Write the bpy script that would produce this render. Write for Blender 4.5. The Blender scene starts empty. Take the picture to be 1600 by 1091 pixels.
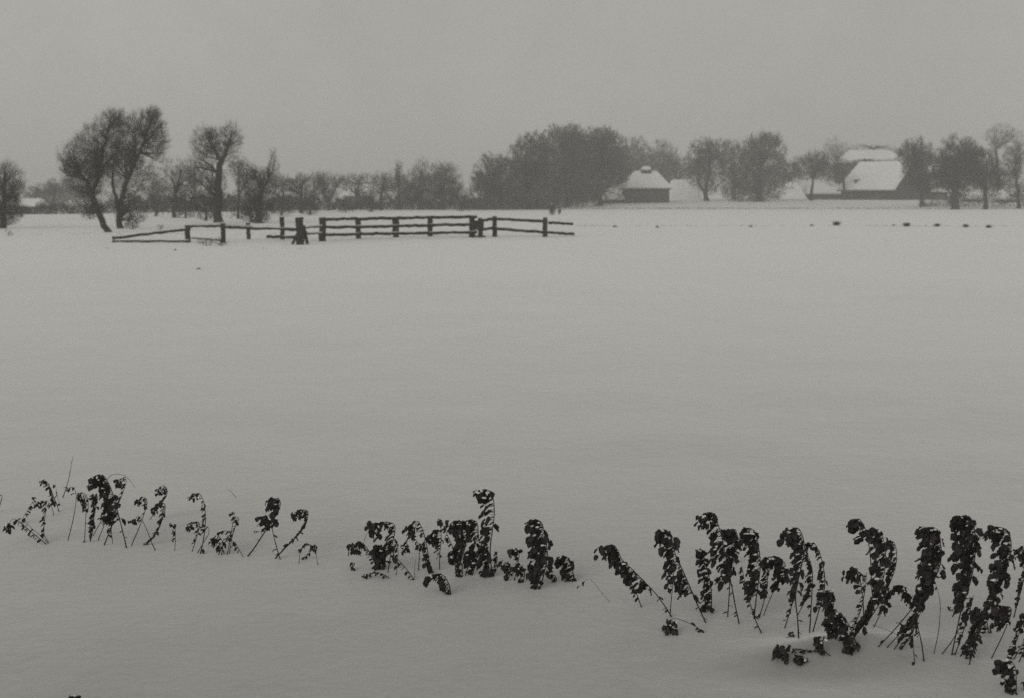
import bpy, math, random
import numpy as np
from mathutils import Vector, noise as mnoise

# ------------------------------------------------------------------ camera
sc = bpy.context.scene
col = sc.collection
FPX, CX, CY, CAMH, HY = 1931.0, 800.0, 545.5, 2.4, 302.5
PITCH = math.atan((CY - HY) / FPX)
cam = bpy.data.cameras.new('camera')
cam.sensor_width = 36.0
cam.lens = 36.0 * FPX / 1600.0
cam.clip_start, cam.clip_end = 0.1, 6000.0
cam.dof.use_dof = True
cam.dof.focus_distance = 7.6
cam.dof.aperture_fstop = 3.2
camo = bpy.data.objects.new('camera', cam)
col.objects.link(camo)
camo.location = (0, 0, CAMH)
camo.rotation_euler = (math.pi / 2 - PITCH, 0, 0)
sc.camera = camo

# ------------------------------------------------------------------ overcast winter sky
SUN_EL, SUN_AZ = math.radians(32), math.radians(-140)      # azimuth from +Y, towards +X
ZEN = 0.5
w = bpy.data.worlds.new('World')
sc.world = w
w.use_nodes = True
nt = w.node_tree
bg = nt.nodes['Background']
sky = nt.nodes.new('ShaderNodeTexSky')
sky.sky_type = 'NISHITA'
sky.sun_disc = False
sky.sun_elevation = SUN_EL
sky.sun_rotation = SUN_AZ
sky.air_density = 1.0
sky.dust_density = 6.0
bw = nt.nodes.new('ShaderNodeRGBToBW')
nt.links.new(sky.outputs[0], bw.inputs[0])
# cloud deck: even grey with very soft mottling; the clear sky above it only lifts it slightly
tc = nt.nodes.new('ShaderNodeTexCoord')
nz = nt.nodes.new('ShaderNodeTexNoise')
nz.inputs['Scale'].default_value = 3.0
nz.inputs['Detail'].default_value = 9.0
nz.inputs['Roughness'].default_value = 0.72
nt.links.new(tc.outputs['Generated'], nz.inputs['Vector'])
mr = nt.nodes.new('ShaderNodeMapRange')
mr.inputs['From Min'].default_value = 0.3
mr.inputs['From Max'].default_value = 0.7
mr.inputs['To Min'].default_value = 0.92
mr.inputs['To Max'].default_value = 1.08
nt.links.new(nz.outputs['Fac'], mr.inputs['Value'])
deck = nt.nodes.new('ShaderNodeMix'); deck.data_type = 'FLOAT'
deck.inputs['Factor'].default_value = 0.94
mn = nt.nodes.new('ShaderNodeMath'); mn.operation = 'MINIMUM'
nt.links.new(bw.outputs[0], mn.inputs[0]); mn.inputs[1].default_value = 8.0
nt.links.new(mn.outputs[0], deck.inputs[2])
deck.inputs[3].default_value = 3.6
# unseen sky overhead dimmed to weaken light on the snow; brighter towards the horizon
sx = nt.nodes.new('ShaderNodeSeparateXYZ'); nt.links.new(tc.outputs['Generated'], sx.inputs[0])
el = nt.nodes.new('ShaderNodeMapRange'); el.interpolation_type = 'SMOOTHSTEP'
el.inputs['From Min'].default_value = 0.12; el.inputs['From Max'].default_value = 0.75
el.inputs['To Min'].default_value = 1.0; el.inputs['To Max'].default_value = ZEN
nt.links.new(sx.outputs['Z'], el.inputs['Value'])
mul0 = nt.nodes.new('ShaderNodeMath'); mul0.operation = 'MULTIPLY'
bk = nt.nodes.new('ShaderNodeMapRange'); bk.interpolation_type = 'SMOOTHSTEP'      # brightness added to the unseen sky behind the viewer, to light roofs
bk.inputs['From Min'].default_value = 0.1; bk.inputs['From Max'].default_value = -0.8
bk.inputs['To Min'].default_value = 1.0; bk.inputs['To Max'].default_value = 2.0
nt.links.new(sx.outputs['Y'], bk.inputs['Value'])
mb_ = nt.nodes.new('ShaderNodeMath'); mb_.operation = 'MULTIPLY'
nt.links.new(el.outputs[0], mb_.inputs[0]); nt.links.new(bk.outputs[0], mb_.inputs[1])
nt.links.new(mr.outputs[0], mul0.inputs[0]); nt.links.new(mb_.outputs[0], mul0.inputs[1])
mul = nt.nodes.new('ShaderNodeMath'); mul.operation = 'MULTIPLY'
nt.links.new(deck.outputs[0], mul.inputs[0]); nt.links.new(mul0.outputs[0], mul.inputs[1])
tint = nt.nodes.new('ShaderNodeMix'); tint.data_type = 'RGBA'; tint.blend_type = 'MULTIPLY'
tint.inputs['Factor'].default_value = 1.0
nt.links.new(mul.outputs[0], tint.inputs[6])
tint.inputs[7].default_value = (1.0, 0.99, 0.935, 1)
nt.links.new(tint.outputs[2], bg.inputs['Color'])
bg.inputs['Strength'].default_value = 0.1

sl = bpy.data.lights.new('sun', 'SUN')
sl.energy = 0.5
sl.angle = math.radians(40)
sl.color = (1.0, 0.97, 0.9)
so = bpy.data.objects.new('sun', sl)
col.objects.link(so)
so.rotation_euler = Vector((math.sin(SUN_AZ) * math.cos(SUN_EL), math.cos(SUN_AZ) * math.cos(SUN_EL), math.sin(SUN_EL))).to_track_quat('Z', 'Y').to_euler()

sc.view_settings.view_transform = 'Standard'
sc.view_settings.look = 'None'
sc.view_settings.gamma = 1.0
sc.view_settings.exposure = 0.2
sc.cycles.volume_bounces = 2
sc.cycles.max_bounces = 8
sc.cycles.use_denoising = False

R = random.Random(11)
NR = np.random.RandomState(7)

# ------------------------------------------------------------------ helpers
def sstep(a, b, t):
    t = min(1.0, max(0.0, (t - a) / (b - a)))
    return t * t * (3 - 2 * t)

def H(x, y):
    """height of the snow surface"""
    z = 0.035 * mnoise.noise(Vector((x * 0.16, y * 0.11, 1.3))) * sstep(6, 20, y) * (1 - 0.6 * sstep(50, 90, y))
    z += 0.012 * mnoise.noise(Vector((x * 0.9, y * 0.7, 4.1)))
    # low dwelling mound on the right, with the farms on it
    z += 1.15 * sstep(198, 246, y) * sstep(4, 26, x)
    # small drift in front, under the fallen stalk
    z += 0.085 * math.exp(-((x - 1.75) / 0.42) ** 2 - ((y - 6.28 - 0.22 * (x - 1.7)) / 0.17) ** 2)
    z -= 0.03 * math.exp(-((x - 1.55) / 0.5) ** 2 - ((y - 5.95) / 0.2) ** 2)
    # shallow ditches
    z -= 0.10 * math.exp(-((y - 191.5) / 1.2) ** 2) * sstep(8, 14, x)
    return z

cp, sp = math.cos(PITCH), math.sin(PITCH)
def ray(px, py):
    u = (px - CX) / FPX; v = (CY - py) / FPX
    return Vector((u, cp + v * sp, -sp + v * cp))      # y is depth, z height

def at(px, py, Y):
    d = ray(px, py)
    s = Y / d.y
    return Vector((d.x * s, Y, CAMH + d.z * s))

def gy(px, py, z=0.0):
    """depth at which the pixel's ray meets level z"""
    d = ray(px, py)
    return d.y * (z - CAMH) / d.z

def ghit(px, py):
    """depth at which the pixel's ray meets the modelled snow surface"""
    d = ray(px, py); Y = gy(px, py); X = 0
    best = Y
    k = Y * 0.8
    while k < Y * 1.1:
        t = k / d.y
        if CAMH + d.z * t <= H(d.x * t, k): best = k; break
        k += 0.01
    return best

def ppm(Y):            # pixels (of 1600) per metre at depth Y
    return FPX / Y

def mesh(name, V, F, mat, parent=None, smooth=False):
    me = bpy.data.meshes.new(name)
    me.from_pydata([tuple(v) for v in V], [], [tuple(f) for f in F])
    me.materials.append(mat)
    if smooth:
        me.polygons.foreach_set('use_smooth', [True] * len(me.polygons))
    me.update()
    o = bpy.data.objects.new(name, me)
    col.objects.link(o)
    if parent is not None:
        o.parent = parent
        o.matrix_parent_inverse = parent.matrix_world.inverted() if False else o.matrix_parent_inverse
    return o

def thing(name, label, cat, loc=(0, 0, 0), group=None):
    o = bpy.data.objects.new(name, None)
    o.empty_display_size = 0.2
    o.location = loc
    col.objects.link(o)
    tag(o, label, cat, group)
    return o

def tag(o, label=None, cat=None, group=None, kind=None):
    if label: o['label'] = label
    if cat: o['category'] = cat
    if group: o['group'] = group
    if kind: o['kind'] = kind
    return o

class MB:
    """collects geometry in world space, then links it as one mesh relative to its thing"""
    def __init__(s): s.V = []; s.F = []
    def add(s, V, F):
        b = len(s.V); s.V += [Vector(v) for v in V]
        s.F += [tuple(i + b for i in f) for f in F]
    def tube(s, pts, rad, n=6):
        pts = [Vector(p) for p in pts]
        rings = []
        up = Vector((0.13, 0.97, 0.21)).normalized()
        for i, p in enumerate(pts):
            a = pts[max(0, i - 1)]; c = pts[min(len(pts) - 1, i + 1)]
            t = (c - a)
            t = t.normalized() if t.length > 1e-9 else Vector((0, 0, 1))
            u = t.cross(up)
            if u.length < 1e-3: u = t.cross(Vector((1, 0, 0)))
            u.normalize(); v = t.cross(u)
            r = rad[i] if isinstance(rad, (list, tuple)) else rad
            rings.append([p + (u * math.cos(2 * math.pi * k / n) + v * math.sin(2 * math.pi * k / n)) * r for k in range(n)])
        V = [q for r_ in rings for q in r_]
        F = []
        for i in range(len(pts) - 1):
            for k in range(n):
                F.append((i * n + k, i * n + (k + 1) % n, (i + 1) * n + (k + 1) % n, (i + 1) * n + k))
        F.append(tuple(range(n))[::-1]); F.append(tuple((len(pts) - 1) * n + k for k in range(n)))
        s.add(V, F)
    def beam(s, a, b, wy, hz, jit=0.0, seg=5):
        """rough timber between two points; wy across, hz high, slightly wandering"""
        a = Vector(a); b = Vector(b); d = b - a
        t = d.normalized()
        side = Vector((-t.y, t.x, 0))
        if side.length < 0.2: side = Vector((0, 1, 0)) 
        side.normalize(); up = side.cross(t).normalized()
        if abs(t.z) > 0.8:
            side = Vector((1, 0, 0)); up = Vector((0, 1, 0))
        V = []; F = []
        for i in range(seg + 1):
            f = i / seg
            c = a + d * f + Vector((R.uniform(-jit, jit), R.uniform(-jit, jit), R.uniform(-jit, jit))) * (1 if 0 < i < seg else 0.3)
            ww = wy * R.uniform(0.88, 1.1) / 2; hh = hz * R.uniform(0.88, 1.1) / 2
            for (p, q) in ((-1, -.7), (-.7, -1), (.7, -1), (1, -.7), (1, .7), (.7, 1), (-.7, 1), (-1, .7)):
                V.append(c + side * ww * p + up * hh * q)
        for i in range(seg):
            for k in range(8):
                F.append((i * 8 + k, i * 8 + (k + 1) % 8, i * 8 + 8 + (k + 1) % 8, i * 8 + 8 + k))
        F.append(tuple(range(8))[::-1]); F.append(tuple(seg * 8 + k for k in range(8)))
        s.add(V, F)
    def blob(s, c, rx, ry, rz, seed=0, lumpy=0.18, nu=8, nv=5):
        c = Vector(c); V = []; F = []
        for j in range(nv + 1):
            th = math.pi * j / nv
            for i in range(nu):
                ph = 2 * math.pi * i / nu
                d = Vector((math.sin(th) * math.cos(ph), math.sin(th) * math.sin(ph), math.cos(th)))
                k = 1 + lumpy * 2 * mnoise.noise(d * 1.7 + Vector((seed * 3.7, seed, 0)))
                V.append(c + Vector((d.x * rx, d.y * ry, d.z * rz)) * k)
        for j in range(nv):
            for i in range(nu):
                F.append((j * nu + i, j * nu + (i + 1) % nu, (j + 1) * nu + (i + 1) % nu, (j + 1) * nu + i))
        s.add(V, F)
    def build(s, name, mat, parent=None, smooth=False):
        off = parent_loc(parent)
        return mesh(name, [v - off for v in s.V], s.F, mat, parent, smooth)

def parent_loc(p):
    v = Vector((0, 0, 0))
    while p is not None:
        v += p.location; p = p.parent
    return v

# ------------------------------------------------------------------ materials
def material(name, c1, c2, scale=4.0, rough=0.9, bump=0.0, bscale=None, detail=6, spec=0.2, sheen=0.0, dist=0.02, coords='Object'):
    m = bpy.data.materials.new(name); m.use_nodes = True
    t = m.node_tree; b = t.nodes['Principled BSDF']
    b.inputs['Roughness'].default_value = rough
    b.inputs['Specular IOR Level'].default_value = spec
    if sheen:
        b.inputs['Sheen Weight'].default_value = sheen
        b.inputs['Sheen Roughness'].default_value = 0.6
    co = t.nodes.new('ShaderNodeTexCoord')
    n = t.nodes.new('ShaderNodeTexNoise')
    n.inputs['Scale'].default_value = scale; n.inputs['Detail'].default_value = detail
    t.links.new(co.outputs[coords], n.inputs['Vector'])
    r = t.nodes.new('ShaderNodeValToRGB')
    r.color_ramp.elements[0].position = 0.3; r.color_ramp.elements[1].position = 0.7
    r.color_ramp.elements[0].color = (*c1, 1); r.color_ramp.elements[1].color = (*c2, 1)
    t.links.new(n.outputs['Fac'], r.inputs['Fac']); t.links.new(r.outputs['Color'], b.inputs['Base Color'])
    if bump:
        n2 = t.nodes.new('ShaderNodeTexNoise'); n2.inputs['Scale'].default_value = bscale or scale * 3
        n2.inputs['Detail'].default_value = 8
        t.links.new(co.outputs[coords], n2.inputs['Vector'])
        bp = t.nodes.new('ShaderNodeBump'); bp.inputs['Strength'].default_value = bump; bp.inputs['Distance'].default_value = dist
        t.links.new(n2.outputs['Fac'], bp.inputs['Height']); t.links.new(bp.outputs['Normal'], b.inputs['Normal'])
    return m

def snow_ground():
    m = bpy.data.materials.new('snow'); m.use_nodes = True
    t = m.node_tree; b = t.nodes['Principled BSDF']; N = t.nodes.new; K = t.links.new
    b.inputs['Roughness'].default_value = 0.55; b.inputs['Specular IOR Level'].default_value = 0.95
    b.inputs['Sheen Weight'].default_value = 1.0; b.inputs['Sheen Roughness'].default_value = 0.5
    co = N('ShaderNodeTexCoord')
    prev = None
    for sc_, det, amp in ((0.35, 4, 0.34), (2.2, 6, 0.26), (16.0, 6, 0.20), (110.0, 3, 0.24)):
        n = N('ShaderNodeTexNoise'); n.inputs['Scale'].default_value = sc_; n.inputs['Detail'].default_value = det
        K(co.outputs['Object'], n.inputs['Vector'])
        q = N('ShaderNodeMath'); q.operation = 'MULTIPLY_ADD'; q.inputs[1].default_value = amp
        K(n.outputs['Fac'], q.inputs[0])
        if prev: K(prev.outputs[0], q.inputs[2])
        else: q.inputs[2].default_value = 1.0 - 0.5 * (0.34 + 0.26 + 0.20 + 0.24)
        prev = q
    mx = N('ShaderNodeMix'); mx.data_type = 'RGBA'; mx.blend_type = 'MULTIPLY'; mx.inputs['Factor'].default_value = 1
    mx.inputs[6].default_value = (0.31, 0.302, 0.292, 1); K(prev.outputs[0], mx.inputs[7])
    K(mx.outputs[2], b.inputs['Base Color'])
    h = None
    for sc_, amp in ((3.0, 0.7), (14.0, 0.35), (70.0, 0.14), (260.0, 0.06)):
        n = N('ShaderNodeTexNoise'); n.inputs['Scale'].default_value = sc_; n.inputs['Detail'].default_value = 5
        K(co.outputs['Object'], n.inputs['Vector'])
        q = N('ShaderNodeMath'); q.operation = 'MULTIPLY_ADD'; q.inputs[1].default_value = amp; K(n.outputs['Fac'], q.inputs[0])
        if h: K(h.outputs[0], q.inputs[2])
        else: q.inputs[2].default_value = 0
        h = q
    bp = N('ShaderNodeBump'); bp.inputs['Strength'].default_value = 0.33; bp.inputs['Distance'].default_value = 0.03
    K(h.outputs[0], bp.inputs['Height']); K(bp.outputs['Normal'], b.inputs['Normal'])
    return m
M_SNOW = snow_ground()
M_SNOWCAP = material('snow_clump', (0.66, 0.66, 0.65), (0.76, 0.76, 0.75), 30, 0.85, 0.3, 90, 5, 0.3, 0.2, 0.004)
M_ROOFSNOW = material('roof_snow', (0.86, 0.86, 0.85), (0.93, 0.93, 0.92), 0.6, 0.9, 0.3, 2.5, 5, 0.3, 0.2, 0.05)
M_STEM = material('dead_stem', (0.012, 0.011, 0.011), (0.035, 0.031, 0.03), 40, 0.8, 0.3, 200, 5, 0.2, 0, 0.001)
M_LEAF = material('withered_leaf', (0.009, 0.007, 0.008), (0.045, 0.038, 0.039), 55, 0.75, 0.5, 160, 6, 0.25, 0, 0.002)
M_BARK = material('bark', (0.014, 0.012, 0.013), (0.042, 0.037, 0.037), 5, 0.95, 0.6, 20)
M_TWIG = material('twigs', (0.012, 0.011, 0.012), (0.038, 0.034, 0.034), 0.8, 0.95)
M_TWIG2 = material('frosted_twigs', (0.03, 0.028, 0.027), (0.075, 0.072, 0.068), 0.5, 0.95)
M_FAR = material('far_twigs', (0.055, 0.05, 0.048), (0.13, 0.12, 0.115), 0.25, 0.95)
M_WOOD = material('weathered_wood', (0.014, 0.011, 0.011), (0.05, 0.04, 0.038), 6, 0.9, 0.6, 25)
M_WALL = material('tarred_boards', (0.03, 0.028, 0.028), (0.06, 0.055, 0.053), 1.5, 0.9, 0.3, 8)
M_BRICK = material('dark_brick', (0.05, 0.045, 0.042), (0.10, 0.09, 0.085), 2.0, 0.9, 0.3, 8)
M_GRASS = material('dead_grass', (0.10, 0.095, 0.085), (0.2, 0.19, 0.17), 3, 0.95)
M_GLASS = material('dark_glass', (0.02, 0.02, 0.022), (0.04, 0.04, 0.042), 2, 0.15, 0, None, 2, 0.5)

# ------------------------------------------------------------------ ground
def build_ground():
    ys = list(np.linspace(-300, -10, 12)) + list(np.linspace(-6, 4, 12)) + list(np.linspace(4.3, 14, 110))
    y = 14.0
    while y < 1500:
        y *= 1.022; ys.append(y)
    for e in (192.0,): ys += [e - 2, e - 1, e, e + 1, e + 2]
    ys = sorted(ys)
    us = [math.copysign(abs(t) ** 1.8, t) for t in np.linspace(-1, 1, 181)]
    V = []; F = []
    for yy in ys:
        W = 40 + 1.1 * max(yy, 0) + (0.9 * abs(yy) if yy < 0 else 0)
        for u in us:
            x = u * W
            V.append((x, yy, H(x, yy)))
    n = len(us)
    for j in range(len(ys) - 1):
        for i in range(n - 1):
            F.append((j * n + i, j * n + i + 1, (j + 1) * n + i + 1, (j + 1) * n + i))
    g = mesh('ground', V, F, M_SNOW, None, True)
    tag(g, 'smooth unbroken snow covering the flat field', None, None, 'structure')
build_ground()

# ------------------------------------------------------------------ haze
def build_haze():
    m = bpy.data.materials.new('haze_air'); m.use_nodes = True
    t = m.node_tree
    for n in list(t.nodes):
        if n.type == 'BSDF_PRINCIPLED': t.nodes.remove(n)
    out = [n for n in t.nodes if n.type == 'OUTPUT_MATERIAL'][0]
    pv = t.nodes.new('ShaderNodeVolumePrincipled')
    pv.inputs['Color'].default_value = (0.97, 0.975, 0.955, 1)
    pv.inputs['Density'].default_value = 0.0018
    pv.inputs['Anisotropy'].default_value = 0.0
    t.links.new(pv.outputs[0], out.inputs['Volume'])
    X, Y0, Y1, Z0, Z1 = 1780, -330, 1560, -2.0, 26.0
    V = [(-X, Y0, Z0), (X, Y0, Z0), (X, Y1, Z0), (-X, Y1, Z0), (-X, Y0, Z1), (X, Y0, Z1), (X, Y1, Z1), (-X, Y1, Z1)]
    F = [(0, 3, 2, 1), (4, 5, 6, 7), (0, 1, 5, 4), (1, 2, 6, 5), (2, 3, 7, 6), (3, 0, 4, 7)]
    h = mesh('haze', V, F, m)
    tag(h, 'pale winter haze over the far field', None, None, 'stuff')
build_haze()

# ------------------------------------------------------------------ trees
def blades(P, D, L, W, off):
    """numpy: one thin tapered twig with two side shoots per entry -> verts, faces"""
    n = len(P)
    rnd = NR.normal(size=(n, 3))
    S = np.cross(D, rnd); S /= (np.linalg.norm(S, axis=1, keepdims=True) + 1e-9)
    L = L[:, None]; W = W[:, None] / 2
    A = P - S * W; B = P + S * W; T = P + D * L
    allV = [A, B, T]
    for k, f in ((1, 0.35), (-1, 0.6)):
        base = P + D * L * f
        d2 = D * 0.75 + S * k * 0.6 + NR.normal(size=(n, 3)) * 0.2
        d2 /= (np.linalg.norm(d2, axis=1, keepdims=True) + 1e-9)
        allV += [base - D * W * 0.8, base + D * W * 0.8, base + d2 * L * (0.75 - 0.4 * f)]
    V = np.stack(allV, axis=1).reshape(-1, 3) - off
    return V

def crown_mesh(name, chunks, mat, parent):
    off = np.array(parent_loc(parent))
    V = np.concatenate([blades(*c, off) for c in chunks])
    n = len(V)
    me = bpy.data.meshes.new(name)
    me.vertices.add(n); me.vertices.foreach_set('co', V.astype(np.float32).ravel())
    me.loops.add(n); me.loops.foreach_set('vertex_index', np.arange(n, dtype=np.int32))
    me.polygons.add(n // 3)
    me.polygons.foreach_set('loop_start', np.arange(0, n, 3, dtype=np.int32))
    me.polygons.foreach_set('loop_total', np.full(n // 3, 3, dtype=np.int32))
    me.materials.append(mat); me.update(calc_edges=True)
    o = bpy.data.objects.new(name, me); col.objects.link(o); o.parent = parent
    return o

def lobe_twigs(c, rx, ry, rz, tau, tl, tw, origin, clump=0.72):
    """twigs through an uneven ellipsoid; clumps from a noise field leave gaps"""
    area = math.pi * rx * rz
    n = int(tau * area / (tl * tw * 0.5 * 1.75) * 1.35)
    n = min(n, 26000)
    m = int(n * 2.2)
    d = NR.normal(size=(m, 3)); d /= np.linalg.norm(d, axis=1, keepdims=True)
    r = NR.uniform(0.0, 1, size=(m, 1)) ** 0.34
    P = d * r * 1.2
    k = np.array([mnoise.noise(Vector(p) * 2.1 + Vector((c[0], c[1] * 0.1, c[2]))) + 0.5 * mnoise.noise(Vector(p) * 4.7 + Vector((c[2], c[0], 3))) for p in P])
    edge = np.array([0.8 * mnoise.noise(Vector(q) * 2.6 + Vector((c[0] * 1.3, 7, c[2]))) + 0.7 * mnoise.noise(Vector(q) * 6.5 + Vector((c[0], 2, c[2]))) for q in d])
    keep = (NR.uniform(-0.75, 0.75, size=m) * (1 - clump) + k * clump > -0.08) & (r[:, 0] < 0.90 + edge * 0.60)
    P = P[keep][:n]
    W3 = P * np.array([rx, ry, rz]) + np.array(c)
    o = np.array(origin)
    D = W3 - o; D /= (np.linalg.norm(D, axis=1, keepdims=True) + 1e-9)
    D = D * 0.8 + np.array([0, 0, 0.35]) + NR.normal(size=D.shape) * 0.42
    D /= np.linalg.norm(D, axis=1, keepdims=True)
    L = tl * NR.uniform(0.5, 1.4, size=len(P)); W = tw * NR.uniform(0.5, 1.4, size=len(P))
    return (W3 - D * L[:, None] * 0.5, D, L, W)

def tree(name, label, base, trunks, lobes, tau=1.2, grow=1.12, tl=None, tw=None, mat=None, cat='tree', group=None, Y=None, branches=7, z0=None):
    """base px; trunks: list of (pixel polyline, r0, r1 in px); lobes: (cx, cy, rx, ry[, tau])"""
    Y = Y or gy(*base)
    s = ppm(Y)
    bx = at(base[0], base[1], Y).x
    gz = H(bx, Y)
    root = thing(name, label, cat, (bx, Y, gz), group)
    tb = MB(); nodes = []
    tl = tl or max(0.5, 7.5 / s); tw = tw or max(0.016, 0.42 / s)
    for pts, r0, r1 in trunks:
        dy = R.uniform(-0.4, 0.4)
        P = []
        for i, (x, y) in enumerate(pts):
            p = at(x, y, Y + dy * i * 0.5 + 0.0)
            if i == 0 and abs(y - base[1]) < 4: p.z = gz - 0.15
            P.append(p)
        # densify with wobble
        Q = [P[0]]
        for a, b in zip(P[:-1], P[1:]):
            for f in (0.33, 0.66, 1.0):
                q = a.lerp(b, f)
                if f < 1: q += Vector((R.uniform(-1, 1), R.uniform(-1, 1), 0)) * 0.35 * r0 / s
                Q.append(q)
        rad = [(r0 + (r1 - r0) * (i / (len(Q) - 1))) / s * (1 + (0.35 if i == 0 else 0)) for i in range(len(Q))]
        tb.tube(Q, rad, 7)
        nodes += list(zip(Q[len(Q) // 3:], rad[len(Q) // 3:]))
    chunks = []
    for lb in lobes:
        cx, cy, rx, ry = lb[:4]; rx *= grow; ry *= grow; t = (lb[4] if len(lb) > 4 else tau) * 1.25
        c = at(cx, cy, Y + R.uniform(-0.25, 0.25) * rx / s)
        rxm, rzm = rx / s, ry / s
        low = c - Vector((0, 0, rzm * 0.8))
        a, ra = min(nodes, key=lambda q: (q[0] - low).length)
        for b in range(branches):
            d = Vector((R.gauss(0, 1), R.gauss(0, 1), R.gauss(0.3, 1))).normalized()
            e = c + Vector((d.x * rxm, d.y * rxm, d.z * rzm)) * R.uniform(0.7, 1.05)
            mid = a.lerp(e, 0.5) + Vector((R.uniform(-1, 1), R.uniform(-1, 1), R.uniform(-0.3, 1))) * (e - a).length * 0.12
            pts = [a, a.lerp(mid, 0.5) + Vector((0, 0, 0.04 * (e - a).length)), mid, mid.lerp(e, 0.5), e]
            r = min(ra * 0.6, 0.055 * (e - a).length ** 0.5 * 0.9)
            tb.tube(pts, [r, r * 0.8, r * 0.6, r * 0.35, r * 0.12], 5)
            # forks
            for _ in range(2):
                st = pts[R.choice((1, 2, 3))]
                dd = Vector((R.gauss(0, 1), R.gauss(0, 1), R.gauss(0.4, 1))).normalized()
                e2 = st + Vector((dd.x * rxm, dd.y * rxm, dd.z * rzm)) * 0.55
                tb.tube([st, st.lerp(e2, 0.5) + Vector((0, 0, 0.05)), e2], [r * 0.45, r * 0.3, r * 0.08], 4)
        origin = a.lerp(low, 0.5)
        if t > 0:
            chunks.append(lobe_twigs((c.x, c.y, c.z), rxm, rxm * 0.9, rzm, t, tl, tw, (origin.x, origin.y, origin.z)))
    tb.build('trunk', M_BARK, root, True)
    if chunks: crown_mesh('crown', chunks, mat or M_TWIG, root)
    return root

def bush(name, label, cx, by, rx, ry, tau, mat=None, group=None, cat='bush', tl=None, tw=None):
    Y = gy(cx, by); s = ppm(Y); c = at(cx, by, Y); gz = H(c.x, Y)
    root = thing(name, label, cat, (c.x, Y, gz), group)
    tb = MB()
    tb.tube([Vector((c.x, Y, gz - 0.05)), Vector((c.x + 0.03, Y, gz + 0.6 * ry / s)), Vector((c.x - 0.02, Y, gz + 1.3 * ry / s))], [0.12 * ry / s, 0.08 * ry / s, 0.03 * ry / s], 6)
    tb.build('stem', M_BARK, root, True)
    cc = (c.x, Y, gz + ry / s)
    crown_mesh('crown', [lobe_twigs(cc, rx / s, rx / s, ry / s, tau, tl or 5 / s, tw or 0.6 / s, (c.x, Y, gz))], mat or M_TWIG, root)
    return root

# --- near trees by the fence, left
tree('bare_tree', 'bushy dark tree cut by the left edge of the picture', (4, 357),
     [([(4, 357), (5, 330), (6, 300), (8, 270)], 5, 2)],
     [(10, 280, 24, 24, 1.3), (0, 320, 26, 26, 1.8), (22, 300, 15, 20, 0.9), (4, 342, 20, 10, 1.2)], group='bare trees beyond the fence')
tree('bare_tree', 'large bare tree whose trunk leans strongly left, near the low fence end', (170, 363),
     [([(170, 363), (160, 346), (150, 326), (143, 305), (136, 288)], 5.2, 4.0),
      ([(143, 305), (136, 285), (122, 266), (110, 248)], 3.6, 1.0),
      ([(143, 305), (153, 280), (160, 245), (168, 205)], 3.6, 1.0)],
     [(122, 245, 26, 26, 1.15), (128, 275, 24, 20, 1.1), (150, 222, 26, 26, 1.15), (176, 200, 24, 24, 1.15), (165, 250, 26, 30, 1.2), (148, 325, 14, 12, 1.3), (110, 262, 14, 18, 0.9), (140, 295, 22, 16, 1.0), (182, 185, 16, 14, 1.0), (150, 262, 20, 20, 1.2)],
     group='bare trees beyond the fence')
tree('bare_tree', 'large bare tree forking low into a long limb rising right, tallest of the left trees', (189, 357),
     [([(189, 357), (186, 338), (184, 318)], 5, 4.5),
      ([(184, 318), (178, 300), (176, 275), (178, 240)], 3.0, 1.0),
      ([(188, 322), (196, 290), (206, 262), (222, 228), (236, 190)], 4.0, 1.2)],
     [(205, 220, 24, 30, 0.95), (236, 200, 20, 26, 1.1), (246, 218, 16, 24, 0.9), (190, 262, 24, 28, 0.9), (238, 180, 9, 12, 1.6), (222, 270, 22, 22, 0.7), (216, 196, 18, 18, 1.0), (200, 240, 22, 20, 1.0), (248, 240, 12, 14, 0.7), (198, 300, 26, 18, 0.9), (206, 330, 22, 16, 1.2)],
     group='bare trees beyond the fence')
bush('low_bush', 'round dark bush at the foot of the forked tree', 207, 358, 11, 9, 1.6, group='low bushes beyond the fence')
tree('bare_tree', 'tall bare tree with two top lobes and a thick dark trunk, behind the low fence', (341, 349),
     [([(341, 349), (341, 325), (341, 300), (342, 272), (346, 252)], 7.5, 4.5),
      ([(346, 255), (336, 235), (322, 215)], 3.0, 1.0), ([(346, 252), (356, 230), (363, 205)], 3.0, 1.0)],
     [(322, 222, 20, 22, 1.1), (361, 213, 15, 19, 1.2), (342, 236, 26, 18, 1.0), (308, 250, 12, 14, 0.6), (330, 208, 9, 9, 0.8), (310, 290, 32, 34, 0.7), (338, 300, 14, 34, 1.0)],
     group='bare trees beyond the fence')
tree('bare_tree', 'thin grey tree with sparse crown between the forked tree and the two-lobed one', (272, 340),
     [([(272, 340), (272, 315), (278, 290), (284, 265)], 3, 1)],
     [(278, 275, 26, 22, 0.75), (268, 310, 26, 20, 1.0)], mat=M_TWIG2, group='bare trees beyond the fence')
tree('bare_tree', 'bushy tree with a narrow spire, dark at its foot, right of the two-lobed tree', (404, 349),
     [([(404, 349), (406, 325), (408, 300)], 5.5, 3.5), ([(408, 302), (403, 285), (398, 268)], 2.6, .8), ([(408, 302), (418, 280), (427, 262), (429, 238)], 1.8, .4)],
     [(405, 325, 18, 24, 2.0), (400, 290, 26, 24, 1.0), (428, 264, 7, 26, 0.7), (415, 284, 14, 18, 1.0), (385, 272, 20, 16, 0.7), (372, 255, 14, 10, 0.5)],
     group='bare trees beyond the fence')
tree('bare_tree', 'small tree with a dark arching crown behind the thick gate post', (470, 333),
     [([(470, 333), (470, 312), (472, 290)], 3, 1.5)],
     [(468, 288, 15, 14, 1.6), (445, 290, 20, 12, 0.8), (465, 316, 26, 13, 1.7)], group='small trees behind the hedge')
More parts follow.
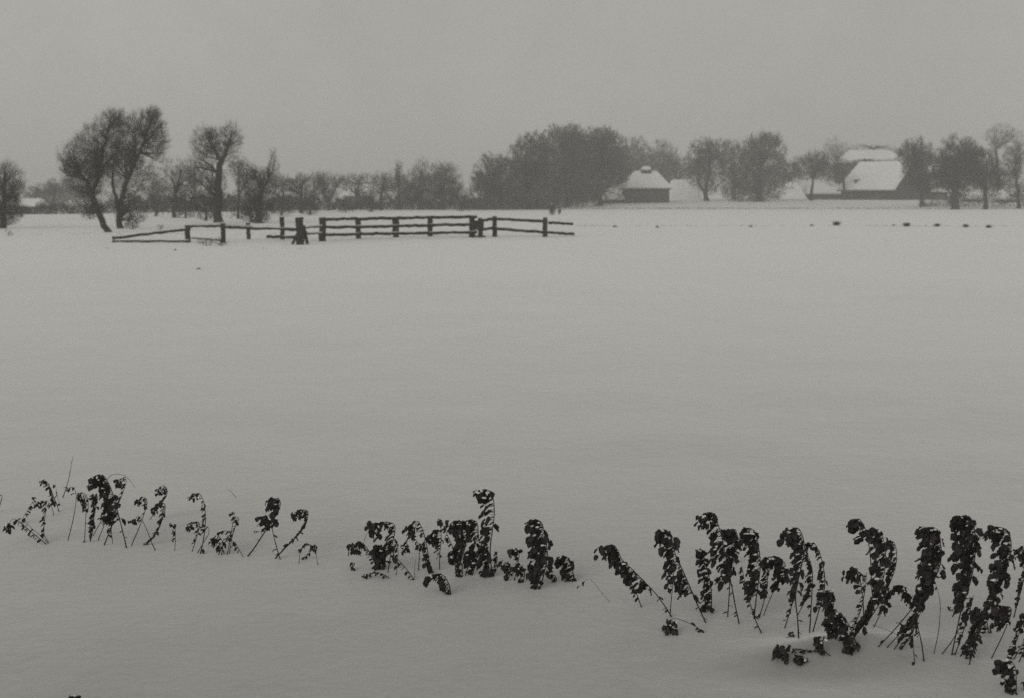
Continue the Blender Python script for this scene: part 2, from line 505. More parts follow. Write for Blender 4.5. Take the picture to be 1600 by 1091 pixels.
tree('bare_tree', 'small tree dividing into a V just above the hedge', (514, 329),
     [([(514, 329), (512, 315)], 3, 2.5), ([(512, 318), (505, 298), (508, 280)], 2.4, 1), ([(512, 318), (523, 298), (530, 282)], 2.2, 1)],
     [(508, 287, 14, 16, 1.3), (530, 284, 13, 11, 0.8), (496, 282, 11, 10, 0.8), (516, 304, 12, 10, 0.8)], group='small trees behind the hedge')
tree('bare_tree', 'small bare tree just right of the pale snow-roofed house', (595, 329),
     [([(595, 329), (596, 305), (598, 285)], 3, 1)],
     [(596, 290, 14, 18, 1.2), (610, 285, 14, 16, 0.8)], group='small trees behind the hedge')
tree('bare_tree', 'slender tree with a short spire left of the round-crowned tree', (624, 328),
     [([(624, 328), (623, 300), (624, 270)], 2.4, 1)],
     [(624, 272, 6, 18, 1.1), (628, 300, 18, 20, 1.4)], mat=M_TWIG2, group='small trees behind the hedge')
tree('bare_tree', 'grey tree with a ragged top between the spire and the round crown', (655, 328),
     [([(655, 328), (655, 300), (657, 280)], 3, 1)],
     [(652, 288, 20, 22, 1.7), (660, 258, 11, 10, 0.5), (648, 310, 22, 16, 1.6)], mat=M_TWIG2, group='small trees behind the hedge')
tree('round_tree', 'round-crowned grey tree at the right end of the small trees', (690, 328),
     [([(690, 328), (690, 305), (692, 285)], 3.5, 1.5)],
     [(694, 285, 25, 26, 1.8), (680, 300, 24, 24, 1.8), (705, 296, 14, 20, 1.4)], mat=M_TWIG2, group='small trees behind the hedge')
for lb, cx_, by_, rx_, ry_, ta in [
    ('broad dark shrub between the forked tree and the two-lobed tree', 290, 341, 22, 17, 1.7),
    ('tall loose shrub just right of the forked tree', 244, 338, 18, 19, 1.0),
    ('dark shrub against the thick trunk of the two-lobed tree', 322, 345, 15, 19, 1.6),
    ('leafy pale-gapped shrub right of the two-lobed tree', 372, 342, 18, 22, 1.1),
    ('dark shrub hiding the foot of the tree with the narrow spire', 392, 347, 17, 16, 2.0),
    ('round dark shrub left of the thick gate post', 440, 338, 18, 17, 1.5),
    ('dark shrub behind the gap between the two gate posts', 484, 336, 18, 17, 1.5),
    ('low shrub in front of the V-shaped tree', 540, 332, 20, 11, 1.6),
    ('shrub under the small tree right of the pale house', 580, 331, 17, 15, 1.4),
    ('low shrub at the right end of the small trees', 722, 330, 16, 12, 1.4),
    ('dark shrub beside the tree at the left edge', 34, 340, 10, 10, 1.2),
    ('dark shrub at the foot of the strongly leaning tree', 140, 343, 12, 10, 1.5)]:
    bush('shrub', lb, cx_, by_, rx_, ry_, ta, cat='shrub', group='shrubs along the far field edge')
# --- big far group
G = 'tall trees of the dense far group'
far = [('lowest tree at the left end of the dense far group', 770, 328, [(770, 280, 26, 30), (758, 302, 20, 24), (785, 262, 18, 14, 1.2), (785, 305, 24, 22)]),
       ('tree with a rounded shoulder, second from the left end of the dense far group', 826, 328, [(826, 250, 28, 30), (808, 280, 24, 26), (835, 290, 34, 34), (845, 225, 20, 15, 1.6)]),
       ('tallest broad tree at the middle of the dense far group', 884, 326, [(884, 232, 32, 30), (870, 275, 40, 40), (890, 213, 18, 13, 1.8), (900, 285, 34, 34), (905, 240, 20, 26)]),
       ('broad high-topped tree just right of the tallest in the dense far group', 938, 324, [(938, 235, 28, 28), (930, 275, 36, 38), (945, 214, 18, 12, 1.8), (950, 255, 28, 30)]),
       ('paler tree rising behind the left corner of the snow-capped farmhouse', 988, 321, [(985, 248, 28, 26, 1.5), (972, 268, 26, 24, 1.5), (990, 270, 28, 22, 1.4)]),
       ('pale tree standing behind the farmhouse chimney, right end of the far group', 1032, 320, [(1030, 246, 26, 20, 1.3), (1045, 262, 16, 18, 1.2), (1025, 262, 28, 20, 1.3), (1045, 288, 16, 20, 1.1)])]
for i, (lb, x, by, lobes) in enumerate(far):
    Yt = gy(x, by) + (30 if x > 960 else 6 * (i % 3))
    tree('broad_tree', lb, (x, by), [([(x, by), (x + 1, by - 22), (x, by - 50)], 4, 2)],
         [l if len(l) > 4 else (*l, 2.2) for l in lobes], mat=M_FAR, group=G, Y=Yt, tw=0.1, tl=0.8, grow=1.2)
# --- right farm trees
G = 'trees around the farm on the right'
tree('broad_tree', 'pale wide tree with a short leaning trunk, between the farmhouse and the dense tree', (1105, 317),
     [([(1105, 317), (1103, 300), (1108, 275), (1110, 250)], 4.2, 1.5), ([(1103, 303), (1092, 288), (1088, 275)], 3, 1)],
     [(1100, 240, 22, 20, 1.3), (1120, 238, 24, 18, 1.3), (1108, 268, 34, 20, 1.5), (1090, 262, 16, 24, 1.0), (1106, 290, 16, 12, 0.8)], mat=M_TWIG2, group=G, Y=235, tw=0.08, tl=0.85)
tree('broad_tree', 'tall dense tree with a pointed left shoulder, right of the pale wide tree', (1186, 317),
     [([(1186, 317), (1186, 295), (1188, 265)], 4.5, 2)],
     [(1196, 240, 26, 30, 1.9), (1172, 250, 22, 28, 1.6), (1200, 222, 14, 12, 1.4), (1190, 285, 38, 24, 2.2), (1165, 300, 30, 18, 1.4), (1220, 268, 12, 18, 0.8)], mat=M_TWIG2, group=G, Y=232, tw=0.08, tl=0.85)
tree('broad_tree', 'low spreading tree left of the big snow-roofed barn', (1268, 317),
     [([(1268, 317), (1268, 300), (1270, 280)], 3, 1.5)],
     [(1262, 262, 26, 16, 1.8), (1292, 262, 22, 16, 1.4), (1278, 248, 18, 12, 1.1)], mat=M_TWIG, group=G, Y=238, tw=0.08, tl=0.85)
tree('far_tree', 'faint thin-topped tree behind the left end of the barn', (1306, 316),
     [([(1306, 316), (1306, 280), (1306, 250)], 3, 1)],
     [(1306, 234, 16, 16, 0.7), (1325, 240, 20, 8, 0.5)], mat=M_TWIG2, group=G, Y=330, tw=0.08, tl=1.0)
tree('broad_tree', 'dark tree standing close in front of the gable of the barn', (1440, 325),
     [([(1440, 325), (1440, 308), (1440, 290), (1436, 262)], 3.2, 2)],
     [(1432, 245, 22, 24, 1.9), (1440, 270, 24, 26, 2.0), (1425, 238, 22, 12, 1.2), (1455, 285, 24, 16, 1.8)], group=G, tw=0.07, tl=0.8)
tree('broad_tree', 'darkest round-topped tree with a stout tapering trunk, right of the barn', (1492, 327),
     [([(1492, 327), (1492, 312), (1492, 298), (1494, 275)], 6.5, 5)],
     [(1496, 245, 26, 27, 2.6), (1500, 272, 26, 22, 2.4), (1480, 270, 20, 22, 1.8), (1492, 298, 13, 16, 1.8), (1520, 250, 16, 20, 1.5)], group=G, tw=0.07, tl=0.8)
tree('broad_tree', 'dark tree beside the darkest one, with a straight slim trunk', (1540, 327),
     [([(1540, 327), (1540, 310), (1540, 290), (1538, 265)], 3.6, 2)],
     [(1532, 258, 24, 22, 1.7), (1545, 282, 22, 20, 1.8), (1522, 285, 20, 12, 1.2), (1556, 268, 14, 18, 1.1)], group=G, tw=0.07, tl=0.8)
tree('far_tree', 'tall faint tree rising above the others near the right edge', (1562, 318),
     [([(1562, 318), (1560, 280), (1556, 235)], 3.5, 1.5)],
     [(1562, 210, 20, 14, 0.7), (1556, 228, 9, 10, 1.1), (1582, 212, 16, 8, 0.6), (1580, 290, 20, 12, 1.0)], mat=M_TWIG2, group=G, Y=300, tw=0.07, tl=0.9)
tree('far_tree', 'ragged tree cut by the right edge of the picture', (1592, 326),
     [([(1592, 326), (1590, 300), (1586, 262)], 3, 1)],
     [(1584, 250, 16, 24, 1.1), (1594, 238, 14, 14, 0.9), (1582, 272, 12, 10, 1.6), (1590, 300, 20, 12, 0.9)], mat=M_TWIG2, group=G, tw=0.07, tl=0.8)
bush('low_bush', 'small dark bush standing alone just beyond the right end of the fence', 863, 336, 6, 8, 2.6, group='low bushes beyond the fence', tw=0.06)
bush('low_bush', 'tiny bush between the fence end and the dense far group', 874, 335, 3, 5, 2.0, group='low bushes beyond the fence', tw=0.05)
bush('low_bush', 'scrubby bush under the snowy rail of the left fence', 322, 384, 14, 6, 0.8, group='low bushes beyond the fence')
bush('low_bush', 'thin scrub tangled round the grey fence post', 346, 384, 9, 7, 0.9, group='low bushes beyond the fence')
bush('low_bush', 'faint scrub below the tree at the left edge', 14, 369, 8, 5, 0.6, mat=M_TWIG2, group='low bushes beyond the fence')
bush('low_bush', 'small bush on the snow left of the snowy rail', 250, 360, 6, 5, 0.7, mat=M_TWIG2, group='low bushes beyond the fence')

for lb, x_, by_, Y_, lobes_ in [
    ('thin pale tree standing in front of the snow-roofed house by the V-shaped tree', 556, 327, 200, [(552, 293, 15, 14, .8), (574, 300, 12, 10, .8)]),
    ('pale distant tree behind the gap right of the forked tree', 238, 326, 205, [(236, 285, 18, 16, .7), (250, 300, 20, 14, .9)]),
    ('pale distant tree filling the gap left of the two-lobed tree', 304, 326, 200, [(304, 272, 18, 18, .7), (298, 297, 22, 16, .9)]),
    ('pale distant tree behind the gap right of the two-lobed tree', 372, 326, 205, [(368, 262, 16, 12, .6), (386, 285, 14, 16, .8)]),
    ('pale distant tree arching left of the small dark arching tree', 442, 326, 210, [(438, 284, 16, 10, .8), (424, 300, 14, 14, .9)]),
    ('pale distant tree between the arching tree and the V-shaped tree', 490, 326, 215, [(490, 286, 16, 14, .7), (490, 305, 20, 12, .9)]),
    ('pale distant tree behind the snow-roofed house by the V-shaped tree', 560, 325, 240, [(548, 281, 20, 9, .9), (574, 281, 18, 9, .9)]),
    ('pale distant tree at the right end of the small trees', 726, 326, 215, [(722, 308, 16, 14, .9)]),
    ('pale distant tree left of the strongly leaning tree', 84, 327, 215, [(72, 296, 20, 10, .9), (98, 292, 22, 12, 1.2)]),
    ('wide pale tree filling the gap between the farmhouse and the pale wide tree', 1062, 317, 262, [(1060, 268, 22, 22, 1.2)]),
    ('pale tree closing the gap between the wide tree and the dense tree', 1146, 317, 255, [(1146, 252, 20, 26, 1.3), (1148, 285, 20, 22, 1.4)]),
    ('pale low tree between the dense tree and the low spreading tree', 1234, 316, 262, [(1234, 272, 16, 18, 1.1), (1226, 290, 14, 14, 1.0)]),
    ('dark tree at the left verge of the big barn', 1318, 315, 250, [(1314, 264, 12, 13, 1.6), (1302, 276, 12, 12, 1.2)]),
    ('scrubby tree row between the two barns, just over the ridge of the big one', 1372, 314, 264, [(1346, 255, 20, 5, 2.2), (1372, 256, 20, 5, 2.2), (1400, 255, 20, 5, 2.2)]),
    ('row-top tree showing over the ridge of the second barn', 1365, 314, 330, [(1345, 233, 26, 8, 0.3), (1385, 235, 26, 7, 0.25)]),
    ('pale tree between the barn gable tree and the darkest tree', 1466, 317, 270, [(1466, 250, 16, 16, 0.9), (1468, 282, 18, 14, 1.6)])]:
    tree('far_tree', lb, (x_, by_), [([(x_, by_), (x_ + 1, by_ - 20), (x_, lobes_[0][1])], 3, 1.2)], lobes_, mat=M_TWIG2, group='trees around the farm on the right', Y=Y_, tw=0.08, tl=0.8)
# --- hedges: long twiggy strips
def hedge(name, label, pts, depth, tau, mat, tl=0.8, tw=0.07, top=None, cat='hedge'):
    """pts: (px, y_bottom, y_top); sampled along"""
    P = []
    total = 0
    a0 = at(pts[0][0], pts[0][1], gy(pts[0][0], pts[0][1]))
    root = thing(name, label, cat, (a0.x, a0.y, H(a0.x, a0.y)))
    chunks = []; tb = MB()
    for (x0, b0, t0), (x1, b1, t1) in zip(pts[:-1], pts[1:]):
        Y = gy(x0, b0); s = ppm(Y)
        Lm = abs(x1 - x0) / s; hm = ((b0 - t0) + (b1 - t1)) / 2 / s
        n = int(tau * Lm * hm / (tl * tw * 0.5 * 1.75) * 2.6)
        f = NR.uniform(0, 1, n)
        xs = x0 + (x1 - x0) * f
        bs = b0 + (b1 - b0) * f; ts = t0 + (t1 - t0) * f
        pos = []
        for i in range(n):
            Yi = gy(xs[i], bs[i])
            hh = (bs[i] - ts[i]) / ppm(Yi)
            k = 0.85 + 0.75 * mnoise.noise(Vector((xs[i] * 0.05, 0, b0))) + 0.6 * mnoise.noise(Vector((xs[i] * 0.17, 3, b0)))
            X = (xs[i] - CX) / ppm(Yi)
            g = H(X, Yi)
            pos.append((X, Yi + NR.uniform(0, depth), g + hh * max(0.25, k) * NR.uniform(0, 1) ** 0.8))
        pos = np.array(pos)
        D = NR.normal(size=(n, 3)) * 0.5 + np.array([0, 0, 0.9]); D /= np.linalg.norm(D, axis=1, keepdims=True)
        L = tl * NR.uniform(0.4, 1.2, n)
        chunks.append((pos - D * L[:, None] * 0.6, D, L, tw * NR.uniform(0.5, 1.4, n)))
    crown_mesh('twigs', chunks, mat, root)
    return root
hedge('hedge', 'low brown hedge behind the big leaning tree, running to the left edge', [(-40, 335, 319), (60, 335, 320), (140, 334, 314), (200, 333, 308)], 2.5, 2.0, M_TWIG)
hedge('hedge', 'dark hedge along the far field edge behind the left fence', [(200, 332, 306), (250, 332, 301), (300, 331, 306), (350, 331, 300), (400, 330, 306), (470, 329, 303)], 3, 2.1, M_TWIG)
hedge('hedge', 'long dark hedge behind the three-rail fence', [(470, 329, 308), (560, 328, 311), (600, 328, 304), (680, 328, 308), (745, 328, 310)], 3, 2.2, M_TWIG)
hedge('hedge', 'uneven dark undergrowth along the foot of the dense far trees', [(735, 328, 306), (800, 328, 292), (860, 328, 288), (905, 322, 288), (960, 320, 300)], 4, 2.6, M_FAR, 0.9, 0.09)
hedge('hedge', 'distant low hedge left of the big leaning tree with a humped top', [(40, 324, 296), (70, 324, 288), (100, 324, 284), (150, 324, 284)], 5, 1.6, M_TWIG2, 1.1, 0.09)
hedge('hedge', 'pale low shrubs between the snowy sheds and the big barn', [(1205, 318.5, 312), (1250, 318, 306), (1290, 318, 304), (1320, 318, 312)], 3, 1.0, M_TWIG2)
hedge('hedge', 'broken undergrowth beneath the trees right of the barn', [(1440, 325, 316), (1480, 325, 306), (1530, 325, 300), (1610, 325, 304)], 4, 0.7, M_TWIG2)

# dry vegetation along the ditches (uncountable)
def ditch_grass(label, y, x0, x1, hpx, dens, bary, seed):
    chunks = []
    n = int((x1 - x0) * dens)
    pos = []
    rs = np.random.RandomState(seed)
    for i in range(n * 3):
        x = rs.uniform(x0, x1)
        k = mnoise.noise(Vector((x * 0.02, seed, 0))) + 0.6 * mnoise.noise(Vector((x * 0.11, seed, 5)))
        if k + rs.uniform(-0.3, 0.3) < bary: continue
        Y = gy(x, y) + rs.uniform(-0.6, 0.6)
        X = (x - CX) / ppm(Y)
        pos.append((X, Y, H(X, Y) - 0.02))
        if len(pos) >= n: break
    pos = np.array(pos); n = len(pos)
    D = rs.normal(size=(n, 3)) * 0.45 + np.array([0, 0, 0.8]); D /= np.linalg.norm(D, axis=1, keepdims=True)
    s = ppm(pos[:, 1].mean())
    L = hpx / s * rs.uniform(0.4, 1.3, n)
    o = thing('dry_grass', label, 'grass', (0, 0, 0))
    col.objects.unlink(o); bpy.data.objects.remove(o)
    r = crown_mesh('dry_grass', [(pos, D, L, np.full(n, max(0.02, 0.35 / s)))], M_GRASS, None)
    tag(r, label, 'grass', None, 'stuff')
ditch_grass('thin line of dry grass along the far ditch below the farms', 326.5, 880, 1640, 3.2, 3.2, -0.35, 3)
ditch_grass('sparse dry stubble in a broken line across the right of the field', 353.5, 880, 1640, 3.0, 0.7, 0.05, 5)
ditch_grass('dark fringe of dry grass at the foot of the farm mound', 318.5, 1060, 1640, 2.6, 1.6, -0.2, 8)
ditch_grass('thin stubble showing through the snow near the left fence', 366, 0, 480, 2.6, 0.45, 0.1, 9)
ditch_grass('few dry blades in front of the left fence', 389, 60, 480, 3.0, 0.25, 0.2, 10)

def tussock(label, cx, by, wpx, hpx, group='dark tussocks in a row across the field'):
    Y = gy(cx, by); s = ppm(Y); X = (cx - CX) / s; g = H(X, Y)
    root = thing('tussock', label, 'tussock', (X, Y, g), group)
    wpx *= 0.5; hpx *= 0.85
    mb = MB(); mb.blob((X, Y, g - (0 if hpx > 5 else 0.05)), wpx / s * 0.17, wpx / s * 0.2, hpx / s * 0.5, seed=cx, lumpy=0.5)
    mb.build('clod', M_TWIG2 if hpx > 8 else M_GRASS, root, True)
    n = int(200 * wpx / 10 * (1 if hpx > 5 else 0.35))
    P = np.stack([NR.normal(0, wpx / s * 0.22, n) + X, NR.normal(0, wpx / s * 0.2, n) + Y, np.full(n, g)], 1)
    D = (P - np.array([X, Y, g])) / (wpx / s) * 1.2 + NR.normal(size=(n, 3)) * 0.5 + np.array([0, 0, 1.0]); D /= np.linalg.norm(D, axis=1, keepdims=True)
    crown_mesh('blades', [(P, D, hpx / s * NR.uniform(0.5, 1.1, n), np.full(n, 0.03))], M_TWIG if hpx > 8 else M_TWIG2 if hpx > 5 else M_GRASS, root)
for lb, x, y, ww, hh in [
    ('largest dark tussock, leftmost of the row below the low spreading tree', 1304, 352, 13, 10),
    ('dark peaked tussock in the row straight below the barn gable', 1414, 354, 12, 9),
    ('flat dark tussock in the row left of the stout tree trunk', 1461, 354, 11, 7),
    ('paler tussock in the row below the stout tree trunk', 1506, 355, 10, 7),
    ('small tussock, last in the row below the slim tree trunk', 1541, 356, 9, 7),
    ('faint tussock in the row below the barn wall', 1394, 353, 7, 4),
    ('faint flat tussock left of the largest dark one', 1266, 353, 10, 4),
    ('faint tussock in the row below the dense tree', 1171, 355, 8, 5),
    ('tiny tussock in the row beyond the fence, below the farmhouse', 1026, 356, 8, 5),
    ('low spread tussock nearest the right end of the fence', 960, 355, 16, 4),
    ('faint tussock on the snow in front of the left fence', 310, 420, 10, 3),
    ('tiny tussock just in front of the left fence', 275, 391, 5, 3)]:
    tussock(lb, x, y, ww, hh)

# ------------------------------------------------------------------ farm buildings
def prism(mb, pts_front, pts_back):
    n = len(pts_front)
    V = list(pts_front) + list(pts_back)
    F = [tuple(range(n)), tuple(range(2 * n - 1, n - 1, -1))]
    for i in range(n):
        F.append((i, n + i, n + (i + 1) % n, (i + 1) % n))
    mb.add(V, F)

def slab(mb, q, t):
    """thick sheet over a roof quad/tri given counter-clockwise from above"""
    a = Vector(q[0]); nrm = (Vector(q[1]) - a).cross(Vector(q[2]) - a).normalized()
    if nrm.z < 0: q = q[::-1]; a = Vector(q[0]); nrm = -nrm
    n = len(q)
    # subdivided a little so that the edge can sag
    V = [Vector(v) for v in q] + [Vector(v) + nrm * t for v in q]
    F = [tuple(range(n))[::-1], tuple(range(n, 2 * n))] + [(i, (i + 1) % n, n + (i + 1) % n, n + i) for i in range(n)]
    mb.add(V, F)

# big barn, seen from the long side and slightly from the right gable
def big_barn():
    Y = 243.0; s = ppm(Y); al = math.radians(48)
    c0 = Vector(((1394 - CX) / s, Y, 0))                # nearest corner: front wall meets the gable
    L, D = 12.2, 12.4
    U = Vector((-math.cos(al), math.sin(al), 0)) * L; Vd = Vector((math.sin(al), math.cos(al), 0)) * D
    zb = at(1394, 312, Y).z - 0.5; ze = at(1394, 296, Y).z; zr = at(1405, 254, Y + 5).z
    gz = H(c0.x, Y)
    root = thing('barn', 'big barn with a large snow-covered roof and a dark right gable', 'barn', (c0.x, Y, gz))
    def P(u, v, z):   # u = 0 left end ... 1 right end, v depth in metres
        q = c0 + U * (1 - u) + Vd * (v / D); q.z = z
        return q
    wb = MB()
    V = [P(0, 0, zb), P(1, 0, zb), P(1, D, zb), P(0, D, zb), P(0, 0, ze), P(1, 0, ze), P(1, D, ze), P(0, D, ze), P(1, D / 2, zr - 0.15), P(0, D / 2, zr - 0.15)]
    F = [(0, 1, 5, 4), (1, 2, 6, 8, 5), (2, 3, 7, 6), (3, 0, 4, 9, 7)]
    wb.add(V, F)
    wb.build('wall', M_WALL, root)
    e = 0.5
    rb = MB()
    ridge0 = P(0.02, D / 2, zr); ridge1 = P(1.015, D / 2, zr)
    f0 = P(-0.06, -e, ze - 0.35); f1 = P(1.015, -e, ze - 0.35); b0 = P(-0.06, D + e, ze - 0.35); b1 = P(1.015, D + e, ze - 0.35)
    slab(rb, [f0, f1, ridge1, ridge0], 0.12); slab(rb, [b1, b0, ridge0, ridge1], 0.12); slab(rb, [b0, f0, ridge0], 0.12)
    rf = rb.build('roof', M_WALL, root)
    sb = MB(); u = Vector((0, 0, 0.13))
    slab(sb, [f0 + u, f1 + u, ridge1 + u, ridge0 + u], 0.3); slab(sb, [b1 + u, b0 + u, ridge0 + u, ridge1 + u], 0.3); slab(sb, [b0 + u, f0 + u, ridge0 + u], 0.3)
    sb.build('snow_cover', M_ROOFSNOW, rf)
    # roof hatch peeping through the snow
    h = MB(); c = P(0.22, D * 0.12, ze + (zr - ze) * 0.30)
    prism(h, [c + Vector((-0.6, -0.5, -0.35)), c + Vector((0.6, -0.5, -0.35)), c + Vector((0.5, -0.4, 0.4)), c + Vector((-0.5, -0.4, 0.4))],
          [c + Vector((-0.6, 1.2, -0.35)), c + Vector((0.6, 1.2, -0.35)), c + Vector((0.5, 1.4, 0.4)), c + Vector((-0.5, 1.4, 0.4))])
    h.build('hatch', M_WALL, rf)
    d = MB()
    for (a, b) in ((0.12, 0.24), (0.62, 0.78)):
        p, q = P(a, -0.05, zb), P(b, -0.05, zb)
        dd = MB(); prism(dd, [p, q, q + Vector((0, 0, 1.7)), p + Vector((0, 0, 1.7))], [p + Vector((0, 0.04, 0)), q + Vector((0, 0.04, 0)), q + Vector((0, 0.04, 1.7)), p + Vector((0, 0.04, 1.7))])
        dd.build('door', M_BRICK, root)
big_barn()

def gable_house(name, label, cat, xl, xr, ybase, yeave, yridge, Y, D, hip=0.0, wall=None, skirt=0.0, windows=0, chimney=None):
    """ridge parallel to the picture; hip = share of the length taken by each hipped end"""
    s = ppm(Y)
    X0, X1 = (xl - CX) / s, (xr - CX) / s
    zb = at(CX, ybase, Y).z; ze = at(CX, yeave, Y).z; zr = at(CX, yridge, Y + D / 2).z
    gz = min(H(X0, Y), H(X1, Y), H(X0, Y + D))
    zb = min(zb, gz) - 0.3
    root = thing(name, label, cat, (X0, Y, gz))
    wb = MB()
    V = [(X0, Y, zb), (X1, Y, zb), (X1, Y + D, zb), (X0, Y + D, zb), (X0, Y, ze), (X1, Y, ze), (X1, Y + D, ze), (X0, Y + D, ze)]
    F = [(0, 1, 5, 4), (1, 2, 6, 5), (2, 3, 7, 6), (3, 0, 4, 7), (4, 5, 6, 7)]
    wb.add(V, F)
    if hip < 0.02:
        wb.add([(X0 + .05, Y, ze), (X0 + .05, Y + D, ze), (X0 + .05, Y + D / 2, zr - .1)], [(0, 1, 2)])
        wb.add([(X1 - .05, Y, ze), (X1 - .05, Y + D, ze), (X1 - .05, Y + D / 2, zr - .1)], [(0, 2, 1)])
    wb.build('wall', wall or M_BRICK, root)
    e = 0.35; L = X1 - X0
    r0 = Vector((X0 - e + hip * L, Y + D / 2, zr)); r1 = Vector((X1 + e - hip * L, Y + D / 2, zr))
    f0 = Vector((X0 - e, Y - e, ze - .2)); f1 = Vector((X1 + e, Y - e, ze - .2)); b0 = Vector((X0 - e, Y + D + e, ze - .2)); b1 = Vector((X1 + e, Y + D + e, ze - .2))
    qs = [[f0, f1, r1, r0], [b1, b0, r0, r1]]
    if hip >= 0.02: qs += [[b0, f0, r0], [f1, b1, r1]]
    rb = MB(); sb = MB()
    for q in qs:
        slab(rb, q, 0.1); slab(sb, [v + Vector((0, 0, 0.11)) for v in q], 0.28)
    rf = rb.build('roof', M_WALL, root)
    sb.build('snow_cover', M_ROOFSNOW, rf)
    if chimney:
        cb = MB(); cx_, cw = (chimney[0] - CX) / s, chimney[2] / s / 2
        zt = at(CX, chimney[1], Y + D / 2).z
        y0 = Y + D / 2
        prism(cb, [(cx_ - cw, y0 - cw, zr - .6), (cx_ + cw, y0 - cw, zr - .6), (cx_ + cw, y0 - cw, zt), (cx_ - cw, y0 - cw, zt)],
              [(cx_ - cw, y0 + cw, zr - .6), (cx_ + cw, y0 + cw, zr - .6), (cx_ + cw, y0 + cw, zt), (cx_ - cw, y0 + cw, zt)])
        cb.build('chimney', M_BRICK, rf)
        sc_ = MB(); sc_.blob((cx_, y0, zt + 0.2), cw * 1.15, cw * 1.15, 0.55, 3); sc_.build('chimney_snow', M_ROOFSNOW, rf, True)
    for i in range(windows):
        xx = X0 + L * (i + 0.8) / (windows + 0.6)
        wn = MB()
        h0 = zb + 0.3 + (ze - zb) * 0.35; h1 = h0 + 0.9
        prism(wn, [(xx - .35, Y - .04, h0), (xx + .35, Y - .04, h0), (xx + .35, Y - .04, h1), (xx - .35, Y - .04, h1)],
              [(xx - .35, Y, h0), (xx + .35, Y, h0), (xx + .35, Y, h1), (xx - .35, Y, h1)])
        wn.build('window', M_GLASS, root)
    return root

gable_house('farmhouse', 'dark-walled farmhouse with a snowy pyramid roof and capped ridge', 'farmhouse', 977, 1044, 317, 294, 270, 226, 8.5, 0.30, windows=3, chimney=(1011, 266, 16))
gable_house('shed', 'low lean shed with a snowy slope against the left side of the farmhouse', 'shed', 942, 972, 319, 312, 294, 229, 5, 0.45, windows=0)
gable_house('barn', 'snow-covered outbuilding without visible walls, right of the farmhouse', 'barn', 1048, 1092, 318, 316, 283, 240, 9, 0.18)
gable_house('shed', 'low shed under thick snow left of the low spreading tree', 'shed', 1206, 1254, 315, 312, 286, 256, 7, 0.25, windows=0)
gable_house('shed', 'long low snow-covered shed joining the left end of the big barn', 'shed', 1262, 1312, 314, 303, 289, 262, 7, 0.1, windows=0)
gable_house('barn', 'second snow-roofed barn just showing above the ridge of the big barn', 'barn', 1322, 1404, 311, 254, 237, 290, 12, 0.15)
gable_house('house', 'distant house with a pale snowy roof seen above the hedge, beside the V-shaped tree', 'house', 540, 580, 322, 306, 283, 250, 8, 0.3)
gable_house('shed', 'low distant shed with a white roof beside the tree at the left edge', 'shed', 26, 58, 328, 322, 314, 186, 5, 0.05)
gable_house('house', 'small snow-roofed house half hidden behind the darkest tree', 'house', 1455, 1475, 313, 300, 259, 250, 7, 0.1)
gable_house('shed', 'white-roofed shed behind the slim tree trunk', 'shed', 1512, 1530, 317, 311, 297, 230, 5, 0.1)
gable_house('shed', 'small snowy-roofed shed close to the right edge of the picture', 'shed', 1566, 1588, 318, 312, 298, 228, 5, 0.1)

# ------------------------------------------------------------------ fences
def post(px, ytop, ybot, wpx, root, cap=True, name='post'):
    Y = gy(px, ybot); s = ppm(Y); X = (px - CX) / s
    b = MB(); zt = at(px, ytop, Y).z
    b.beam((X, Y, H(X, Y) - 0.1), (X + R.uniform(-.02, .02), Y, zt), wpx * 1.12 / s, min(wpx / s, 0.28), 0.02, 6)
    o = b.build(name, M_WOOD, root)
    if cap:
        c = MB(); c.blob((X, Y, zt + 0.015), wpx / s * 0.5, min(wpx / s, 0.28) * 0.5, 0.045, px); c.build('snow_cap', M_SNOWCAP, o, True)
    return X, Y

def rail(p0, p1, hpx, root, snow=0.03, yo=0.08):
    """p = (px, py, ground py of the fence line there)"""
    pts = []
    for (px, py, g) in (p0, p1):
        pts.append(at(px, py, gy(px, g) - yo))
    s = ppm(pts[0].y)
    b = MB(); b.beam(pts[0], pts[1], 0.08, hpx * 1.36 / s, 0.024, 11)
    o = b.build('rail', M_WOOD, root)
    if snow:
        c = MB(); u = Vector((0, 0, hpx / s / 2 + snow / 2))
        c.beam(pts[0] + u, pts[1] + u, 0.06, snow, 0.006, 12); c.build('snow_strip', M_SNOWCAP, o, True)

f1 = thing('rail_fence', 'low leaning two-rail fence with snow on its rails, left of the thick gate post', 'fence', (at(178, 378, gy(178, 378)).x, gy(178, 378), 0))
for a in ((180, 369, 379, 3.5), (295, 352, 379, 6.5), (350, 349, 379, 6), (390, 348, 374, 5), (443, 339, 374, 6)):
    post(*a, f1)
rail((178, 372, 379), (295, 358, 379), 3.0, f1, 0.05); rail((178, 377, 379), (296, 377, 379.5), 2.2, f1, 0.05); rail((300, 372, 379), (346, 376, 379), 1.6, f1, 0.05)
rail((293, 354, 379), (350, 353, 378), 2.6, f1, 0.13); rail((348, 355, 378), (394, 357, 375), 3.2, f1, 0.11)
rail((388, 357, 375), (468, 358, 377), 2.8, f1, 0.03); rail((417, 370, 376), (472, 371, 378), 3.2, f1, 0.03); rail((440, 358, 376), (470, 360, 378), 2.8, f1, 0.0)

